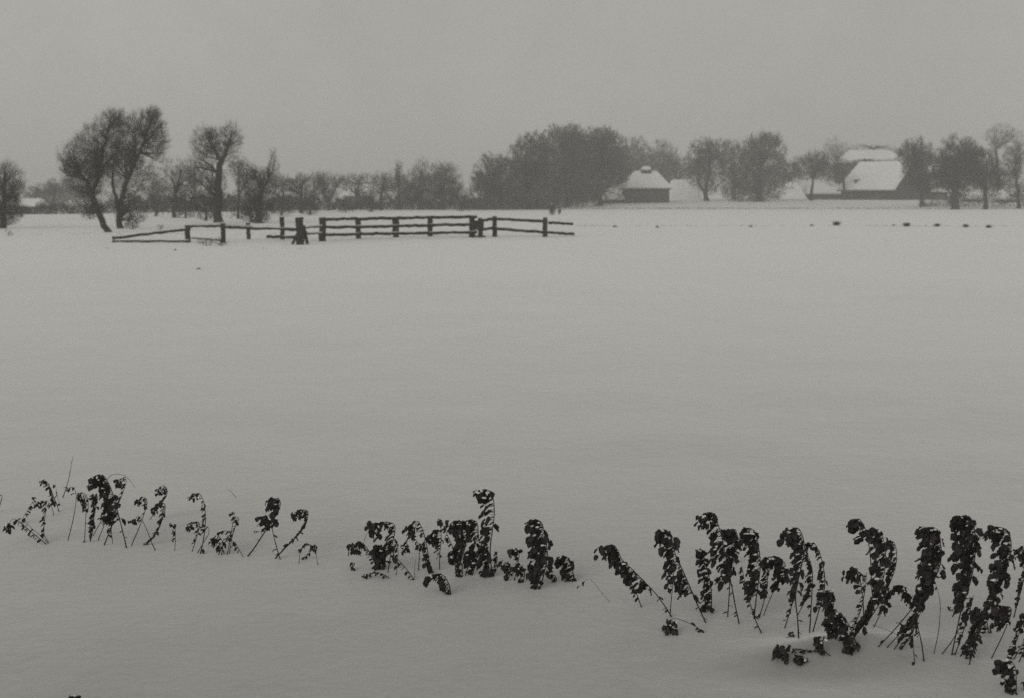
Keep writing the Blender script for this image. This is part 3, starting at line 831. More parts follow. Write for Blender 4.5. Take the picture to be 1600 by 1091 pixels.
g1 = thing('gate_post', 'stout gate post with a slanting brace, left side of the gateway', 'post', (at(470, 382, gy(470, 382)).x, gy(470, 382), 0), 'thick gate posts')
post(470, 340, 382, 10, g1)
for q in (((474, 352), (481, 382), 5), ((466, 362), (456, 381), 4), ((479, 362), (470, 382), 3.5)):
    Yq = gy(470, 381) - 0.2; b = MB(); e = at(*q[1], Yq); b.beam(at(*q[0], Yq), (e.x, e.y, H(e.x, e.y) - 0.05), q[2] / ppm(Yq), 0.1, 0.01); b.build('brace', M_WOOD, g1)
g3 = thing('slack_gate', 'low snowed-up gate bar closing the narrow gap between the two gate posts', 'gate', (at(480, 378, gy(480, 378)).x, gy(480, 378), 0))
for (a, c) in (((477, 356, 379), (503, 354, 378)), ((477, 366, 379), (503, 365, 378))):
    rail(a, c, 1.6, g3, 0.07)
g2 = thing('gate_post', 'square gate post at the left end of the three-rail fence', 'post', (at(505, 377, gy(505, 377)).x, gy(505, 377), 0), 'thick gate posts')
post(505, 340, 377, 9.5, g2)
f2 = thing('rail_fence', 'straight three-rail wooden fence between the square gate post and the double post', 'fence', (at(510, 376, gy(510, 376)).x, gy(510, 376), 0))
for a in ((561, 341, 373, 7), (619, 339, 371, 8.5), (673, 338, 369.5, 7)):
    post(*a, f2)
gl = lambda x: 376.5 + (x - 505) * (371 - 376.5) / 240
for y0, y1 in ((343, 338.5), (355.5, 351), (367, 363)):
    for xa, xb in ((505, 564), (559, 622), (616, 676), (670, 745)):
        fa, fb = (xa - 505) / 240, (xb - 505) / 240
        rail((xa, y0 + (y1 - y0) * fa + R.uniform(-.5, .5), gl(xa)), (xb, y0 + (y1 - y0) * fb + R.uniform(-.5, .5), gl(xb)), 3.4, f2, 0.03, 0.1 + (0.07 if xa in (559, 670) else 0))
g4 = thing('double_post', 'broad double post with cross board where three rails meet two', 'post', (at(745, 371, gy(745, 371)).x, gy(745, 371), 0), 'thick gate posts')
post(738, 337, 371, 8, g4); post(751, 341, 371, 6.5, g4, True)
Yq = gy(745, 371) - 0.14
b = MB(); b.beam(at(735, 352, Yq), at(756, 352, Yq), 0.06, 15 / ppm(Yq), 0.01); b.build('board', M_WOOD, g4)
b = MB(); b.beam(at(735, 369.5, Yq), at(759, 369.5, Yq), 0.06, 2.5 / ppm(Yq), 0.01); b.build('board', M_WOOD, g4)
f3 = thing('rail_fence', 'two-rail fence whose bare rail ends stop short on the right', 'fence', (at(773, 370, gy(773, 370)).x, gy(773, 370), 0))
for a in ((773, 338, 370, 6.5), (851, 340, 370, 6.5)):
    post(*a, f3)
for (a, c) in (((752, 345, 371), (776, 341, 370.5)), ((770, 341.5, 370.5), (853, 346, 370)), ((857, 348, 369.5), (895, 350, 369)),
               ((752, 359, 371), (776, 355, 370.5)), ((770, 357.5, 370.5), (853, 363, 370)), ((851, 363, 370), (897, 366, 369.5))):
    rail(a, c, 3.2, f3, 0.02, 0.1)

# ------------------------------------------------------------------ withered stalks
def catmull(P, per=6):
    out = []
    n = len(P)
    for i in range(n - 1):
        p0, p1, p2, p3 = P[max(0, i - 1)], P[i], P[i + 1], P[min(n - 1, i + 2)]
        for k in range(per):
            t = k / per
            out.append(0.5 * ((2 * p1) + (p2 - p0) * t + (2 * p0 - 5 * p1 + 4 * p2 - p3) * t * t + (3 * p1 - p0 - 3 * p2 + p3) * t ** 3))
    out.append(P[-1].copy())
    return out

def leaf(mb, a, d, L, Wd, droop):
    """one shrivelled leaf hanging from a; d = initial direction"""
    n = 6
    p = a.copy(); d = d.normalized()
    side0 = d.cross(Vector((R.gauss(0, .35), R.gauss(0, .35) - 0.2, 1))).normalized()
    tw = R.uniform(-0.5, 0.5); sp_ = R.random() * 10
    V = []; F = []
    step = L / n
    for i in range(n + 1):
        f = i / n
        wdt = Wd * 0.5 * (math.sin(math.pi * min(1, 0.10 + f * 0.93)) ** 0.55) * (1 + 0.15 * math.sin(sp_ + f * 9) + R.uniform(-.12, .12))
        if i == 0: wdt = Wd * 0.08
        if i == n: wdt = Wd * 0.06
        ang = tw * f * 2.2
        up = side0.cross(d).normalized()
        s = side0 * math.cos(ang) + up * math.sin(ang)
        nn = s.cross(d).normalized()
        curl = Wd * R.uniform(0.05, 0.30)
        V += [p - s * wdt + nn * curl * R.uniform(.4, 1), p - s * wdt * 0.45, p - nn * curl * 0.3, p + s * wdt * 0.45, p + s * wdt + nn * curl * R.uniform(.4, 1)]
        p = p + d * step
        d = (d + Vector((R.gauss(0, .12), R.gauss(0, .12), -droop / n)) ).normalized()
    for i in range(n):
        for k in range(4):
            F.append((i * 5 + k, i * 5 + k + 1, i * 5 + 6 + k, i * 5 + 5 + k))
    mb.add(V, F)

def stalk(root, pts, t0=0.5, W=10, n=12, tip=0, sr=1.0, side=-1, low=0, t1=1.0, snow=0.35, first=True, drop=0.9, yoff=0.0):
    """pts: pixel polyline from the snow upwards; W: how far (px) the leaf mass hangs beside the stem;
       n leaves between t0 and t1; tip: size (px) of the clump at the nodding tip; low: scattered leaves on the bare part"""
    Y0 = ghit(*pts[0]) + yoff
    if W > 28: W *= 1.08; n = int(n * 1.3)
    s = ppm(Y0)
    lean = R.uniform(-0.25, 0.25)
    P = []
    for i, (x, y) in enumerate(pts):
        hgt = (pts[0][1] - y) / s
        P.append(at(x, y, Y0 + lean * max(0, hgt) + (0.02 * R.uniform(-1, 1) if i else 0)))
    g = H(P[0].x, P[0].y)
    C = catmull(P, 6)
    if first:
        C = [Vector((P[0].x - (P[1].x - P[0].x) * 0.15, P[0].y, min(g, P[0].z) - 0.06))] + C
    m = len(C)
    r0 = 0.95 * sr / s
    st = MB()
    rad = [max(r0 * (1 - 0.62 * i / (m - 1)), 0.35 * sr / s) * R.uniform(0.9, 1.12) for i in range(m)]
    st.tube(C, rad, 6)
    # little nodes and broken stubs
    for i in range(2, m - 2, 4):
        if R.random() < 0.55:
            d = Vector((R.gauss(0, 1), R.gauss(0, .6), R.uniform(0, .6))).normalized()
            st.tube([C[i], C[i] + d * R.uniform(2, 4.5) / s], [rad[i] * 0.8, rad[i] * 0.3], 5)
    so_ = st.build('stem', M_STEM, root, True)
    lb = MB(); sb = MB()
    ln = [0]
    for a, b_ in zip(C[:-1], C[1:]): ln.append(ln[-1] + (b_ - a).length)
    tot = ln[-1]
    def pt(t):
        d = t * tot
        for i in range(m - 1):
            if ln[i + 1] >= d:
                f = (d - ln[i]) / max(1e-9, ln[i + 1] - ln[i])
                return C[i].lerp(C[i + 1], f)
        return C[-1].copy()
    Wm = W / s
    top = C[int(m * 0.6):]
    Xmax = max(top, key=lambda v: -side * v.x).x if side else 0
    N = int(round(n * 1.4))
    for i in range(N):
        t = t0 + (t1 - t0) * (i + R.uniform(0, 1)) / N
        a = pt(t)
        sd = side if R.random() < 0.9 else -side * 0.25
        d = Vector((sd * 1.0, R.gauss(0, 0.45), R.uniform(-0.55, 0.15)))
        dn = d.normalized()
        reach = (R.uniform(0.0, 0.80) if W > 14 else R.uniform(0, .5) if W > 9 else R.uniform(0, .3)) * Wm
        # the hooked top already hangs out sideways: leaves there hang closer to the stem
        off = (a.x - Xmax) * side
        if sd * side < 0: reach = min(reach, 0.18 * Wm)
        reach = max(0.05 * Wm, reach - max(0.0, off) * (0.9 if sd * side > 0 else 0))
        q = a + Vector((dn.x * reach, dn.y * reach * 0.8, dn.z * reach * 0.7))
        if reach > 0.008: lb.tube([a, a.lerp(q, 0.5) + Vector((0, 0, 0.003)), q], [0.4 / s, 0.35 / s, 0.3 / s], 4)
        L = max(6.5, W * R.uniform(0.5, 0.95)) / s; L = min(L, R.uniform(11, 18) / s)
        leaf(lb, q, Vector((sd * R.uniform(.3, .9), R.gauss(0, .35), R.uniform(-0.9, -0.15))), L, L * R.uniform(0.55, 0.85), drop)
        if R.random() < snow * 0.16 and W > 7:
            sb.blob(q + dn * L * 0.3 + Vector((0, -0.3 * L, 0.13 * L)), L * R.uniform(.14, .3), L * R.uniform(.14, .25), L * R.uniform(.07, .13), i + pts[0][0], 0.55)
    # short leaves like rungs down the outer side of the stem
    if n > 3:
        k = max(2, int((t1 - t0) * tot * s / 8.5))
        for i in range(k):
            t = t0 + (t1 - t0) * (i + R.uniform(.2, .8)) / k
            a = pt(t); L = R.uniform(6, 10.5) / s * (0.75 if sr < .7 else 1)
            leaf(lb, a, Vector((side * 1.0, R.gauss(0, .35), R.uniform(-.7, .1))), L, L * R.uniform(.45, .75), 0.7)
    for i in range(low):
        t = R.uniform(0.12, max(0.2, t0)); a = pt(t)
        sd = side if R.random() < 0.7 else -side
        L = R.uniform(6, 10) / s
        leaf(lb, a, Vector((sd, R.gauss(0, .5), R.uniform(-.8, .1))), L, L * R.uniform(.4, .7), 0.8)
    if tip:
        tip = tip * (1.22 if tip < 16 else 1.1); a = C[-1]; T = tip / s
        k = int(8 + tip * 0.8)
        for i in range(k):
            q = a + Vector((R.gauss(0, .26), R.gauss(0, .3), R.uniform(-.55, .25))) * T
            L = T * R.uniform(0.35, 0.6)
            leaf(lb, q, Vector((R.gauss(side * 0.3, .4), R.gauss(0, .4), R.uniform(-1.2, -0.3))), L, L * R.uniform(0.6, 0.95), 1.0)
        for i in range(1 + int(R.random() * 2)):
            sb.blob(a + Vector((R.uniform(-.1, .5) * -side * T, -0.3 * T, R.uniform(-.25, .35) * T)), T * R.uniform(.07, .16), T * .12, T * R.uniform(.05, .13), i + tip, 0.6)
    if lb.V: lb.build('leaves', M_LEAF, so_)
    if sb.V: sb.build('snow_clumps', M_SNOWCAP, so_, True)

def plant(label, stems, name='withered_plant', cat='plant', group=None):
    x, y = stems[0][0][0]
    Y = ghit(x, y); p = at(x, y, Y)
    root = thing(name, label, cat, (p.x, p.y, H(p.x, p.y)), group)
    for st in stems:
        pts, kw = st[0], (st[1] if len(st) > 1 else {})
        stalk(root, pts, **kw)
    return root

D_ = dict
GL, GM, GR = 'withered plants of the left clump', 'withered plants of the middle clump', 'withered plants of the right clump'
# ---- left clump
plant('short bare stub cut by the left edge of the picture', [([(-3, 800), (0, 788), (3, 776), (-4, 772)], D_(n=0, sr=1.0))], group=GL)
plant('stalk bent almost flat to the left, its dark curled tip resting near the snow', [
    ([(73, 851), (62, 842), (50, 832), (38, 822), (30, 815), (20, 811), (12, 822)], D_(t0=.3, W=7, n=9, tip=12, sr=.8, t1=.8, low=1)),
    ([(76, 850), (64, 838), (50, 826), (36, 812), (28, 810)], D_(t0=.6, W=5, n=3, sr=.5))], group=GL)
plant('fine dotted spray arching up from the flattened stalk at far left', [([(32, 818), (38, 806), (46, 792), (53, 780), (49, 777)], D_(t0=.2, W=4, n=6, sr=.35, side=1))], group=GL)
plant('short stalk with evenly spaced small leaves and a hooked tip, beside the flattened one', [
    ([(76, 848), (69, 836), (69, 820), (71, 803), (71, 789), (67, 783), (61, 787)], D_(t0=.25, W=7, n=9, tip=8, sr=.7))], group=GL)
plant('thin arched sprig behind the hooked short stalk', [([(84, 806), (81, 793), (76, 785), (71, 782)], D_(t0=.6, W=4, n=3, sr=.6))], group=GL)
plant('leaning stalk nodding left, directly left of the tall bare twig', [([(92, 800), (89, 789), (84, 777), (79, 763), (73, 753), (67, 752)], D_(t0=.3, W=7, n=11, tip=7, sr=.75))], group=GL)
plant('faint wisp of dry grass beside the tall bare twig', [([(94, 790), (89, 772), (86, 756)], D_(t0=.3, W=3, n=3, sr=.35))], group=GL)
plant('tall leafless twig, the highest in the left clump', [([(98, 778), (103, 764), (107, 750), (110, 735), (114, 714)], D_(n=0, sr=.8)), ([(100, 762), (104, 762), (108, 764)], D_(n=0, sr=.5, first=False))], name='bare_twig', cat='twig', group=GL)
plant('slender crook-topped stalk with hardly any leaves, right of the tall bare twig', [([(106, 845), (111, 826), (115, 808), (118, 790), (119, 773), (115, 762), (108, 763)], D_(t0=.9, W=5, n=2, tip=6, sr=.75, low=1))], group=GL)
plant('straight stalk with a dark leaf mass at its top, left of the bushiest one', [
    ([(132, 848), (133, 830), (134, 808), (134, 790), (131, 780)], D_(t0=.8, W=9, n=5, tip=10, sr=.8, low=1)),
    ([(137, 800), (138, 784), (134, 773), (125, 772)], D_(t0=.5, W=5, n=3, tip=8, sr=.6, first=False))], group=GL)
plant('dense dark narrow stalk standing just before the bushiest one', [
    ([(141, 847), (145, 828), (147, 808), (150, 790), (153, 776), (146, 775)], D_(t0=.3, W=11, n=20, tip=10, sr=1.0)),
    ([(145, 838), (155, 820), (163, 806), (170, 794)], D_(t0=.7, W=7, n=4, sr=.8)),
    ([(153, 845), (161, 825), (168, 808), (176, 795)], D_(t0=.6, W=7, n=5, sr=.8))], group=GL)
plant('bushiest dark stalk of the left clump, leaning left with a round black head', [
    ([(198, 857), (192, 832), (186, 808), (180, 786), (175, 768), (168, 752), (159, 742), (150, 748)], D_(t0=.38, W=21, n=46, tip=17, sr=1.1, low=2, snow=.2)),
    ([(163, 852), (172, 828), (178, 810), (182, 794)], D_(t0=.5, W=8, n=4, sr=1.0, low=1)),
    ([(172, 835), (180, 800), (184, 790), (192, 770), (197, 754), (195, 746), (186, 752)], D_(t0=.35, W=7, n=9, tip=11, sr=.75))], group=GL)
plant('long thin blade arching over the bushiest dark stalk', [([(176, 850), (171, 800), (167, 760), (169, 747), (181, 741), (195, 744), (204, 752), (211, 762)], D_(n=0, sr=.55))], name='grass_blade', cat='grass blade', group='thin arched blades in the snow')
plant('pair of crossing stalks each ending in one drooping leaf, right of the bushiest one', [
    ([(205, 853), (213, 835), (220, 818), (227, 797), (230, 784), (225, 777), (216, 783)], D_(t0=.72, W=8, n=7, tip=9, sr=.85, low=1)),
    ([(243, 861), (237, 848), (231, 832), (222, 813), (216, 807), (210, 812)], D_(t0=.8, W=6, n=3, tip=9, sr=.85))], group=GL)
plant('dark twisted stalk with a beaded tip, leftmost neighbour of the tiny stalk', [
    ([(226, 852), (238, 842), (247, 828), (254, 810), (258, 795), (256, 787), (248, 788), (240, 798)], D_(t0=.15, W=9, n=24, tip=8, sr=1.1)),
    ([(234, 812), (243, 800), (253, 786), (261, 773), (260, 763), (254, 759), (250, 766)], D_(t0=.2, W=7, n=13, tip=10, sr=.7, first=False))], group=GL)
plant('tiny upright stalk standing alone with a small square head', [([(273, 861), (274, 845), (274, 830), (275, 820), (269, 820)], D_(t0=.5, W=5, n=5, tip=6, sr=.6))], group=GL)
plant('tall stalk with a crooked top and leaves down its left side like a ladder', [
    ([(313, 866), (317, 848), (320, 828), (321, 808), (319, 788), (315, 776), (309, 771), (302, 775)], D_(t0=.4, W=8, n=11, tip=9, sr=1.0, low=1)),
    ([(300, 862), (305, 847), (310, 830), (312, 818), (304, 816), (297, 822)], D_(t0=.35, W=8, n=12, tip=10, sr=.8)),
    ([(308, 865), (318, 848), (326, 834), (325, 824), (320, 822)], D_(t0=.9, W=3, n=1, sr=.7))], group=GL)
plant('low tangled plant with round dark leaves near the snow', [
    ([(346, 868), (348, 855), (347, 845), (341, 838), (336, 841)], D_(t0=.4, W=12, n=12, tip=10, sr=.9)),
    ([(341, 867), (351, 849), (360, 833), (352, 830), (342, 834), (334, 848)], D_(t0=.45, W=6, n=7, tip=9, sr=.8))], group=GL)
plant('bundle of thin upright stems topped by a short bent stub', [
    ([(355, 867), (359, 846), (363, 822), (366, 801), (359, 803)], D_(t0=.8, W=4, n=2, sr=.8)),
    ([(358, 866), (363, 838), (369, 820), (373, 811), (369, 808), (366, 816)], D_(t0=.4, W=5, n=5, sr=.8)),
    ([(380, 871), (372, 856), (366, 848), (361, 842)], D_(t0=.5, W=7, n=4, sr=.7))], group=GL)
plant('short thin dry blade lying alone above the bundle of upright stems', [([(369, 778), (363, 771), (356, 764)], D_(n=0, sr=.5))], name='grass_blade', cat='grass blade', group='thin arched blades in the snow')
plant('two crossed stalks forming an X with blocky dark heads', [
    ([(387, 870), (399, 854), (412, 834), (425, 815), (435, 799), (438, 786), (434, 779), (425, 784)], D_(t0=.5, W=15, n=16, tip=15, sr=1.2, low=2)),
    ([(438, 875), (431, 851), (426, 830), (423, 816), (414, 808)], D_(t0=.75, W=9, n=5, tip=15, sr=1.0, low=3)),
    ([(411, 838), (407, 832), (400, 830)], D_(n=0, tip=4, sr=.4, first=False))], group=GL)
plant('stalk leaning right in a bow with a blocky dark head, right of the crossed pair', [([(430, 873), (446, 856), (462, 840), (475, 824), (481, 808), (480, 799), (472, 797), (465, 803)], D_(t0=.3, W=9, n=22, tip=13, sr=1.2, low=1))], group=GL)
plant('small low plant with two thin legs, last of the left clump', [
    ([(467, 881), (469, 865), (474, 855), (481, 849)], D_(t0=.65, W=6, n=4, tip=5, sr=.55)),
    ([(497, 884), (494, 866), (495, 853), (489, 853)], D_(t0=.7, W=6, n=4, tip=7, sr=.5)),
    ([(472, 875), (482, 866), (490, 856)], D_(t0=.1, W=5, n=6, sr=.7))], group=GL)
# ---- middle clump
plant('leftmost plant of the middle clump, drooping in a hook with leaves to the snow', [
    ([(588, 886), (580, 868), (571, 853), (561, 847), (553, 853)], D_(t0=.3, W=9, n=9, tip=17, sr=.9)),
    ([(563, 870), (568, 848), (574, 833), (578, 826)], D_(n=0, sr=.5)), ([(552, 890), (551, 882)], D_(n=0, tip=9, sr=.6))], group=GM)
plant('large leafy plant with a broad flat-topped head, second in the middle clump', [
    ([(606, 895), (610, 870), (613, 850), (617, 832), (616, 820), (606, 816), (594, 817), (583, 823)], D_(t0=.3, W=15, n=22, tip=21, sr=.9)),
    ([(589, 889), (598, 877), (607, 864), (611, 852)], D_(t0=.05, W=20, n=26, sr=1.0, tip=0)),
    ([(600, 890), (602, 872), (598, 858), (592, 856)], D_(t0=.1, W=16, n=20, tip=18, sr=.9))], group=GM)
plant('short stalk lying flat on the snow with a square dark end', [([(609, 904), (600, 898), (590, 895), (579, 896), (572, 900)], D_(t0=.2, W=7, n=6, tip=10, sr=.8, drop=.4))], group=GM)
plant('thin straight stalk leaning left across the gap of the middle clump', [
    ([(648, 907), (638, 893), (627, 880), (616, 868), (608, 860)], D_(t0=.15, W=8, n=9, sr=.8)),
    ([(619, 900), (621, 878), (622, 858), (617, 847), (610, 850)], D_(t0=.35, W=7, n=7, tip=8, sr=.6))], group=GM)
plant('stalk with a rounded dark head and small ladder-like leaves in the middle clump', [
    ([(672, 892), (669, 866), (665, 844), (660, 827), (654, 816), (648, 816), (643, 825)], D_(t0=.4, W=9, n=13, tip=16, sr=.9)),
    ([(654, 892), (655, 870), (654, 852), (648, 842), (638, 842), (635, 852)], D_(t0=.55, W=6, n=6, tip=12, sr=.8)),
    ([(648, 903), (648, 888), (649, 874)], D_(n=0, sr=.45))], group=GM)
plant('ragged plant with a drooping oval head, left of the dense dark columns', [
    ([(687, 890), (687, 868), (689, 848), (689, 833), (682, 829), (675, 837)], D_(t0=.35, W=12, n=15, tip=17, sr=.8)),
    ([(670, 896), (664, 876), (660, 862), (657, 852)], D_(t0=.05, W=13, n=18, tip=9, sr=1.0, side=1)),
    ([(712, 892), (710, 864), (702, 843), (694, 826), (690, 813), (685, 811)], D_(t0=.4, W=8, n=11, sr=.8))], group=GM)
plant('sprawling stalk lying toward the camera below the middle clump', [([(704, 929), (702, 915), (696, 903), (688, 897), (678, 899), (668, 905)], D_(t0=.05, W=15, n=24, tip=11, sr=1.0))], group=GM)
plant('first dense dark column of the middle clump', [
    ([(712, 901), (719, 880), (726, 858), (729, 838), (726, 821), (718, 814), (709, 819)], D_(t0=.4, W=23, n=32, tip=15, sr=1.0, low=3, snow=.15)),
    ([(722, 902), (722, 885), (716, 872), (706, 868)], D_(t0=.2, W=14, n=14, tip=16, sr=1.0))], group=GM)
plant('second dense dark column, just left of the tallest stalk', [
    ([(727, 899), (735, 876), (742, 852), (747, 832), (745, 817), (737, 813), (730, 818)], D_(t0=.3, W=20, n=32, tip=12, sr=1.0, low=2, snow=.1)),
    ([(738, 898), (744, 880), (746, 862)], D_(t0=.1, W=15, n=12, sr=1.0))], group=GM)
plant('tallest stalk of the middle clump, its long leaves slanting down in stripes', [
    ([(771, 902), (767, 880), (766, 856), (769, 832), (772, 808), (772, 788), (768, 772), (759, 765), (751, 771)], D_(t0=.42, W=24, n=22, tip=15, sr=1.1, drop=.7)),
    ([(764, 902), (764, 885), (762, 868), (757, 852)], D_(t0=.05, W=18, n=30, tip=10, sr=1.1, snow=.1)),
    ([(771, 901), (775, 886), (777, 870), (772, 861)], D_(t0=.2, W=6, n=9, sr=.8))], group=GM)
plant('squat dark plant with one raised cup-shaped leaf, right of the tallest stalk', [
    ([(803, 908), (807, 893), (810, 876), (811, 862), (803, 859)], D_(t0=.55, W=8, n=6, tip=13, sr=.8)),
    ([(792, 908), (797, 896), (795, 884), (789, 881)], D_(t0=.1, W=10, n=20, tip=16, sr=1.0, snow=.1)),
    ([(817, 911), (820, 896), (815, 884), (808, 886)], D_(t0=.1, W=13, n=16, tip=13, sr=.8))], group=GM)
plant('broad black column with a square top, standing on two thin legs', [
    ([(843, 921), (850, 897), (855, 872), (854, 850), (850, 832), (847, 818), (839, 813), (832, 820)], D_(t0=.25, W=29, n=62, tip=16, sr=1.1, snow=.25)),
    ([(837, 921), (843, 906), (848, 890)], D_(t0=.3, W=17, n=10, sr=1.0)),
    ([(838, 912), (838, 898), (832, 884)], D_(t0=.2, W=14, n=14, tip=9, sr=.8))], group=GM)
plant('small rounded hummock of dark leaves with a pale face, last of the middle clump', [
    ([(896, 909), (895, 893), (891, 878), (884, 870), (875, 874)], D_(t0=.05, W=17, n=32, tip=13, sr=1.0)),
    ([(870, 909), (868, 900), (860, 900)], D_(t0=.1, W=9, n=10, tip=8, sr=.7))], group=GM)
plant('hair-thin bent blade with one curled leaf between the middle and right clumps', [([(952, 940), (940, 926), (928, 911), (920, 905), (914, 909), (905, 917)], D_(t0=.8, W=4, n=3, sr=.35))], name='grass_blade', cat='grass blade', group='thin arched blades in the snow')
# ---- right clump
plant('leftmost plant of the right clump, leaning far left with a heavy dark head', [
    ([(1050, 965), (1038, 946), (1022, 925), (1004, 906), (988, 890), (973, 876), (966, 862), (959, 852), (948, 858)], D_(t0=.42, W=24, n=40, tip=19, sr=1.0, low=5, snow=.15)),
    ([(1002, 949), (997, 934), (990, 918), (984, 905)], D_(t0=.4, W=9, n=5, sr=.9))], group=GR)
plant('stalk with a big drooping head leaning on its neighbour, second in the right clump', [
    ([(1103, 974), (1092, 950), (1080, 922), (1067, 892), (1055, 866), (1053, 845), (1047, 835), (1036, 835)], D_(t0=.35, W=26, n=42, tip=22, sr=1.2, low=4, snow=.15)),
    ([(1047, 963), (1049, 935), (1052, 905), (1053, 872)], D_(t0=.55, W=16, n=9, sr=.9, low=1))], group=GR)
plant('low creeping stalk with a hanging leaf cluster, in front of the second one', [([(1101, 990), (1087, 979), (1072, 972), (1058, 967), (1050, 968), (1047, 976)], D_(t0=.85, W=9, n=6, tip=19, sr=.8, low=4))], group=GR)
plant('short slim plant with leaf rungs between two stems, third in the right clump', [
    ([(1111, 957), (1112, 935), (1110, 912), (1105, 890), (1100, 876), (1102, 862), (1094, 862)], D_(t0=.15, W=15, n=34, tip=12, sr=1.0)),
    ([(1103, 957), (1101, 938), (1098, 918)], D_(t0=.1, W=7, n=5, sr=.8))], group=GR)
plant('tallest plant of the left half of the right clump, with an open hooked crown', [
    ([(1155, 975), (1149, 947), (1143, 915), (1137, 884), (1130, 850), (1124, 826), (1117, 806), (1109, 801), (1102, 810)], D_(t0=.38, W=23, n=40, tip=19, sr=1.1, low=4)),
    ([(1137, 964), (1139, 935), (1141, 903), (1146, 870), (1152, 842), (1149, 828), (1139, 830)], D_(t0=.45, W=21, n=32, tip=16, sr=1.0, low=4)),
    ([(1146, 880), (1144, 850), (1152, 846)], D_(t0=.1, W=14, n=12, side=1, sr=.7, first=False))], group=GR)
plant('upright plant with a round arched top, right of the open hooked crown', [
    ([(1178, 968), (1181, 940), (1185, 912), (1188, 885), (1186, 858), (1181, 836), (1173, 826), (1164, 831)], D_(t0=.3, W=22, n=42, tip=16, sr=1.1, low=2)),
    ([(1190, 990), (1180, 968), (1171, 940), (1164, 912), (1159, 884)], D_(t0=.5, W=8, n=7, sr=1.1, low=4))], group=GR)
plant('broad low plant spreading a dark leaf shelf toward the arch-topped one', [
    ([(1186, 966), (1193, 942), (1199, 915), (1198, 888), (1192, 875)], D_(t0=.5, W=14, n=14, tip=12, sr=1.0, low=3)),
    ([(1193, 962), (1206, 930), (1222, 903), (1228, 886), (1220, 873), (1209, 870), (1202, 878)], D_(t0=.45, W=20, n=36, tip=15, sr=.7, snow=.15))], group=GR)
plant('plant with a large pointed dark head above crossing stems', [
    ([(1248, 998), (1246, 965), (1243, 930), (1250, 895), (1257, 862), (1254, 838), (1246, 825), (1236, 832)], D_(t0=.38, W=22, n=40, tip=24, sr=1.2, low=5, snow=.15)),
    ([(1226, 982), (1234, 957), (1242, 930), (1248, 908)], D_(t0=.45, W=8, n=6, sr=1.0, low=2)),
    ([(1246, 962), (1255, 945), (1264, 925), (1268, 900)], D_(t0=.4, W=10, n=6, sr=.9)), ([(1238, 995), (1236, 990)], D_(n=0, tip=9, sr=.5))], group=GR)
plant('tall bowed stalk with short rungs of leaves, right of the large pointed head', [
    ([(1270, 988), (1277, 963), (1285, 935), (1289, 910), (1286, 884), (1280, 862), (1271, 848), (1264, 851)], D_(t0=.3, W=13, n=20, tip=9, sr=1.1, snow=.5)),
    ([(1265, 989), (1267, 955), (1269, 920), (1269, 890), (1262, 866)], D_(t0=.5, W=14, n=15, sr=1.1, low=3))], group=GR)
plant('dark bunched plant bending over at the edge of the snow drift', [
    ([(1328, 1004), (1315, 988), (1303, 970), (1302, 950), (1304, 932), (1296, 926)], D_(t0=.25, W=18, n=36, tip=13, sr=1.0, snow=.1)),
    ([(1341, 1019), (1336, 1000), (1327, 978), (1315, 962), (1304, 960)], D_(t0=.25, W=20, n=26, tip=17, sr=1.0)),
    ([(1318, 1019), (1319, 1005), (1320, 995)], D_(t0=.1, W=9, n=8, sr=1.0, side=1))], group=GR)
plant('ragged stalk fallen across the drift, its crumpled heads trailing left', [
    ([(1300, 1027), (1288, 1019), (1272, 1018), (1257, 1016), (1240, 1014), (1222, 1020), (1206, 1032), (1196, 1048)], D_(t0=.35, W=11, n=14, tip=32, sr=.9, low=1)),
    ([(1292, 1024), (1284, 1008), (1282, 1000)], D_(t0=.1, W=10, n=7, tip=19, sr=.8)),
    ([(1232, 1040), (1230, 1022), (1222, 1012)], D_(t0=.2, W=12, n=9, tip=20, sr=.7)), ([(1252, 1040), (1251, 1028)], D_(n=2, W=7, tip=18, sr=.6))], group=GR)
plant('plant with a curled head hanging apart, left of the twin tops', [
    ([(1349, 975), (1349, 945), (1346, 918), (1343, 900), (1337, 888), (1330, 893)], D_(t0=.55, W=13, n=9, tip=21, sr=.9)),
    ([(1366, 955), (1362, 915), (1360, 870), (1355, 838), (1350, 822), (1342, 811), (1333, 816)], D_(t0=.72, W=20, n=14, tip=17, sr=1.0, snow=.1)),
    ([(1323, 1005), (1335, 978), (1346, 950), (1352, 920), (1354, 895)], D_(t0=.3, W=7, n=6, sr=1.1))], group=GR)
plant('bushy twin-topped plant whose stems rise steeply from the drift', [
    ([(1327, 1010), (1342, 985), (1358, 960), (1372, 930), (1381, 900), (1384, 870), (1381, 845), (1373, 828), (1363, 832)], D_(t0=.22, W=28, n=75, tip=18, sr=1.1, snow=.15)),
    ([(1356, 972), (1375, 942), (1390, 912), (1399, 886), (1401, 864), (1397, 848), (1390, 846)], D_(t0=.45, W=16, n=20, tip=11, sr=1.0))], group=GR)
plant('short plant arching right over a pale snow clump, below the twin tops', [
    ([(1365, 981), (1378, 955), (1390, 932), (1402, 916), (1413, 918), (1420, 932)], D_(t0=.35, W=15, n=30, tip=14, sr=.8)),
    ([(1424, 1003), (1404, 993), (1384, 984), (1360, 975)], D_(n=0, sr=.6))], group=GR)
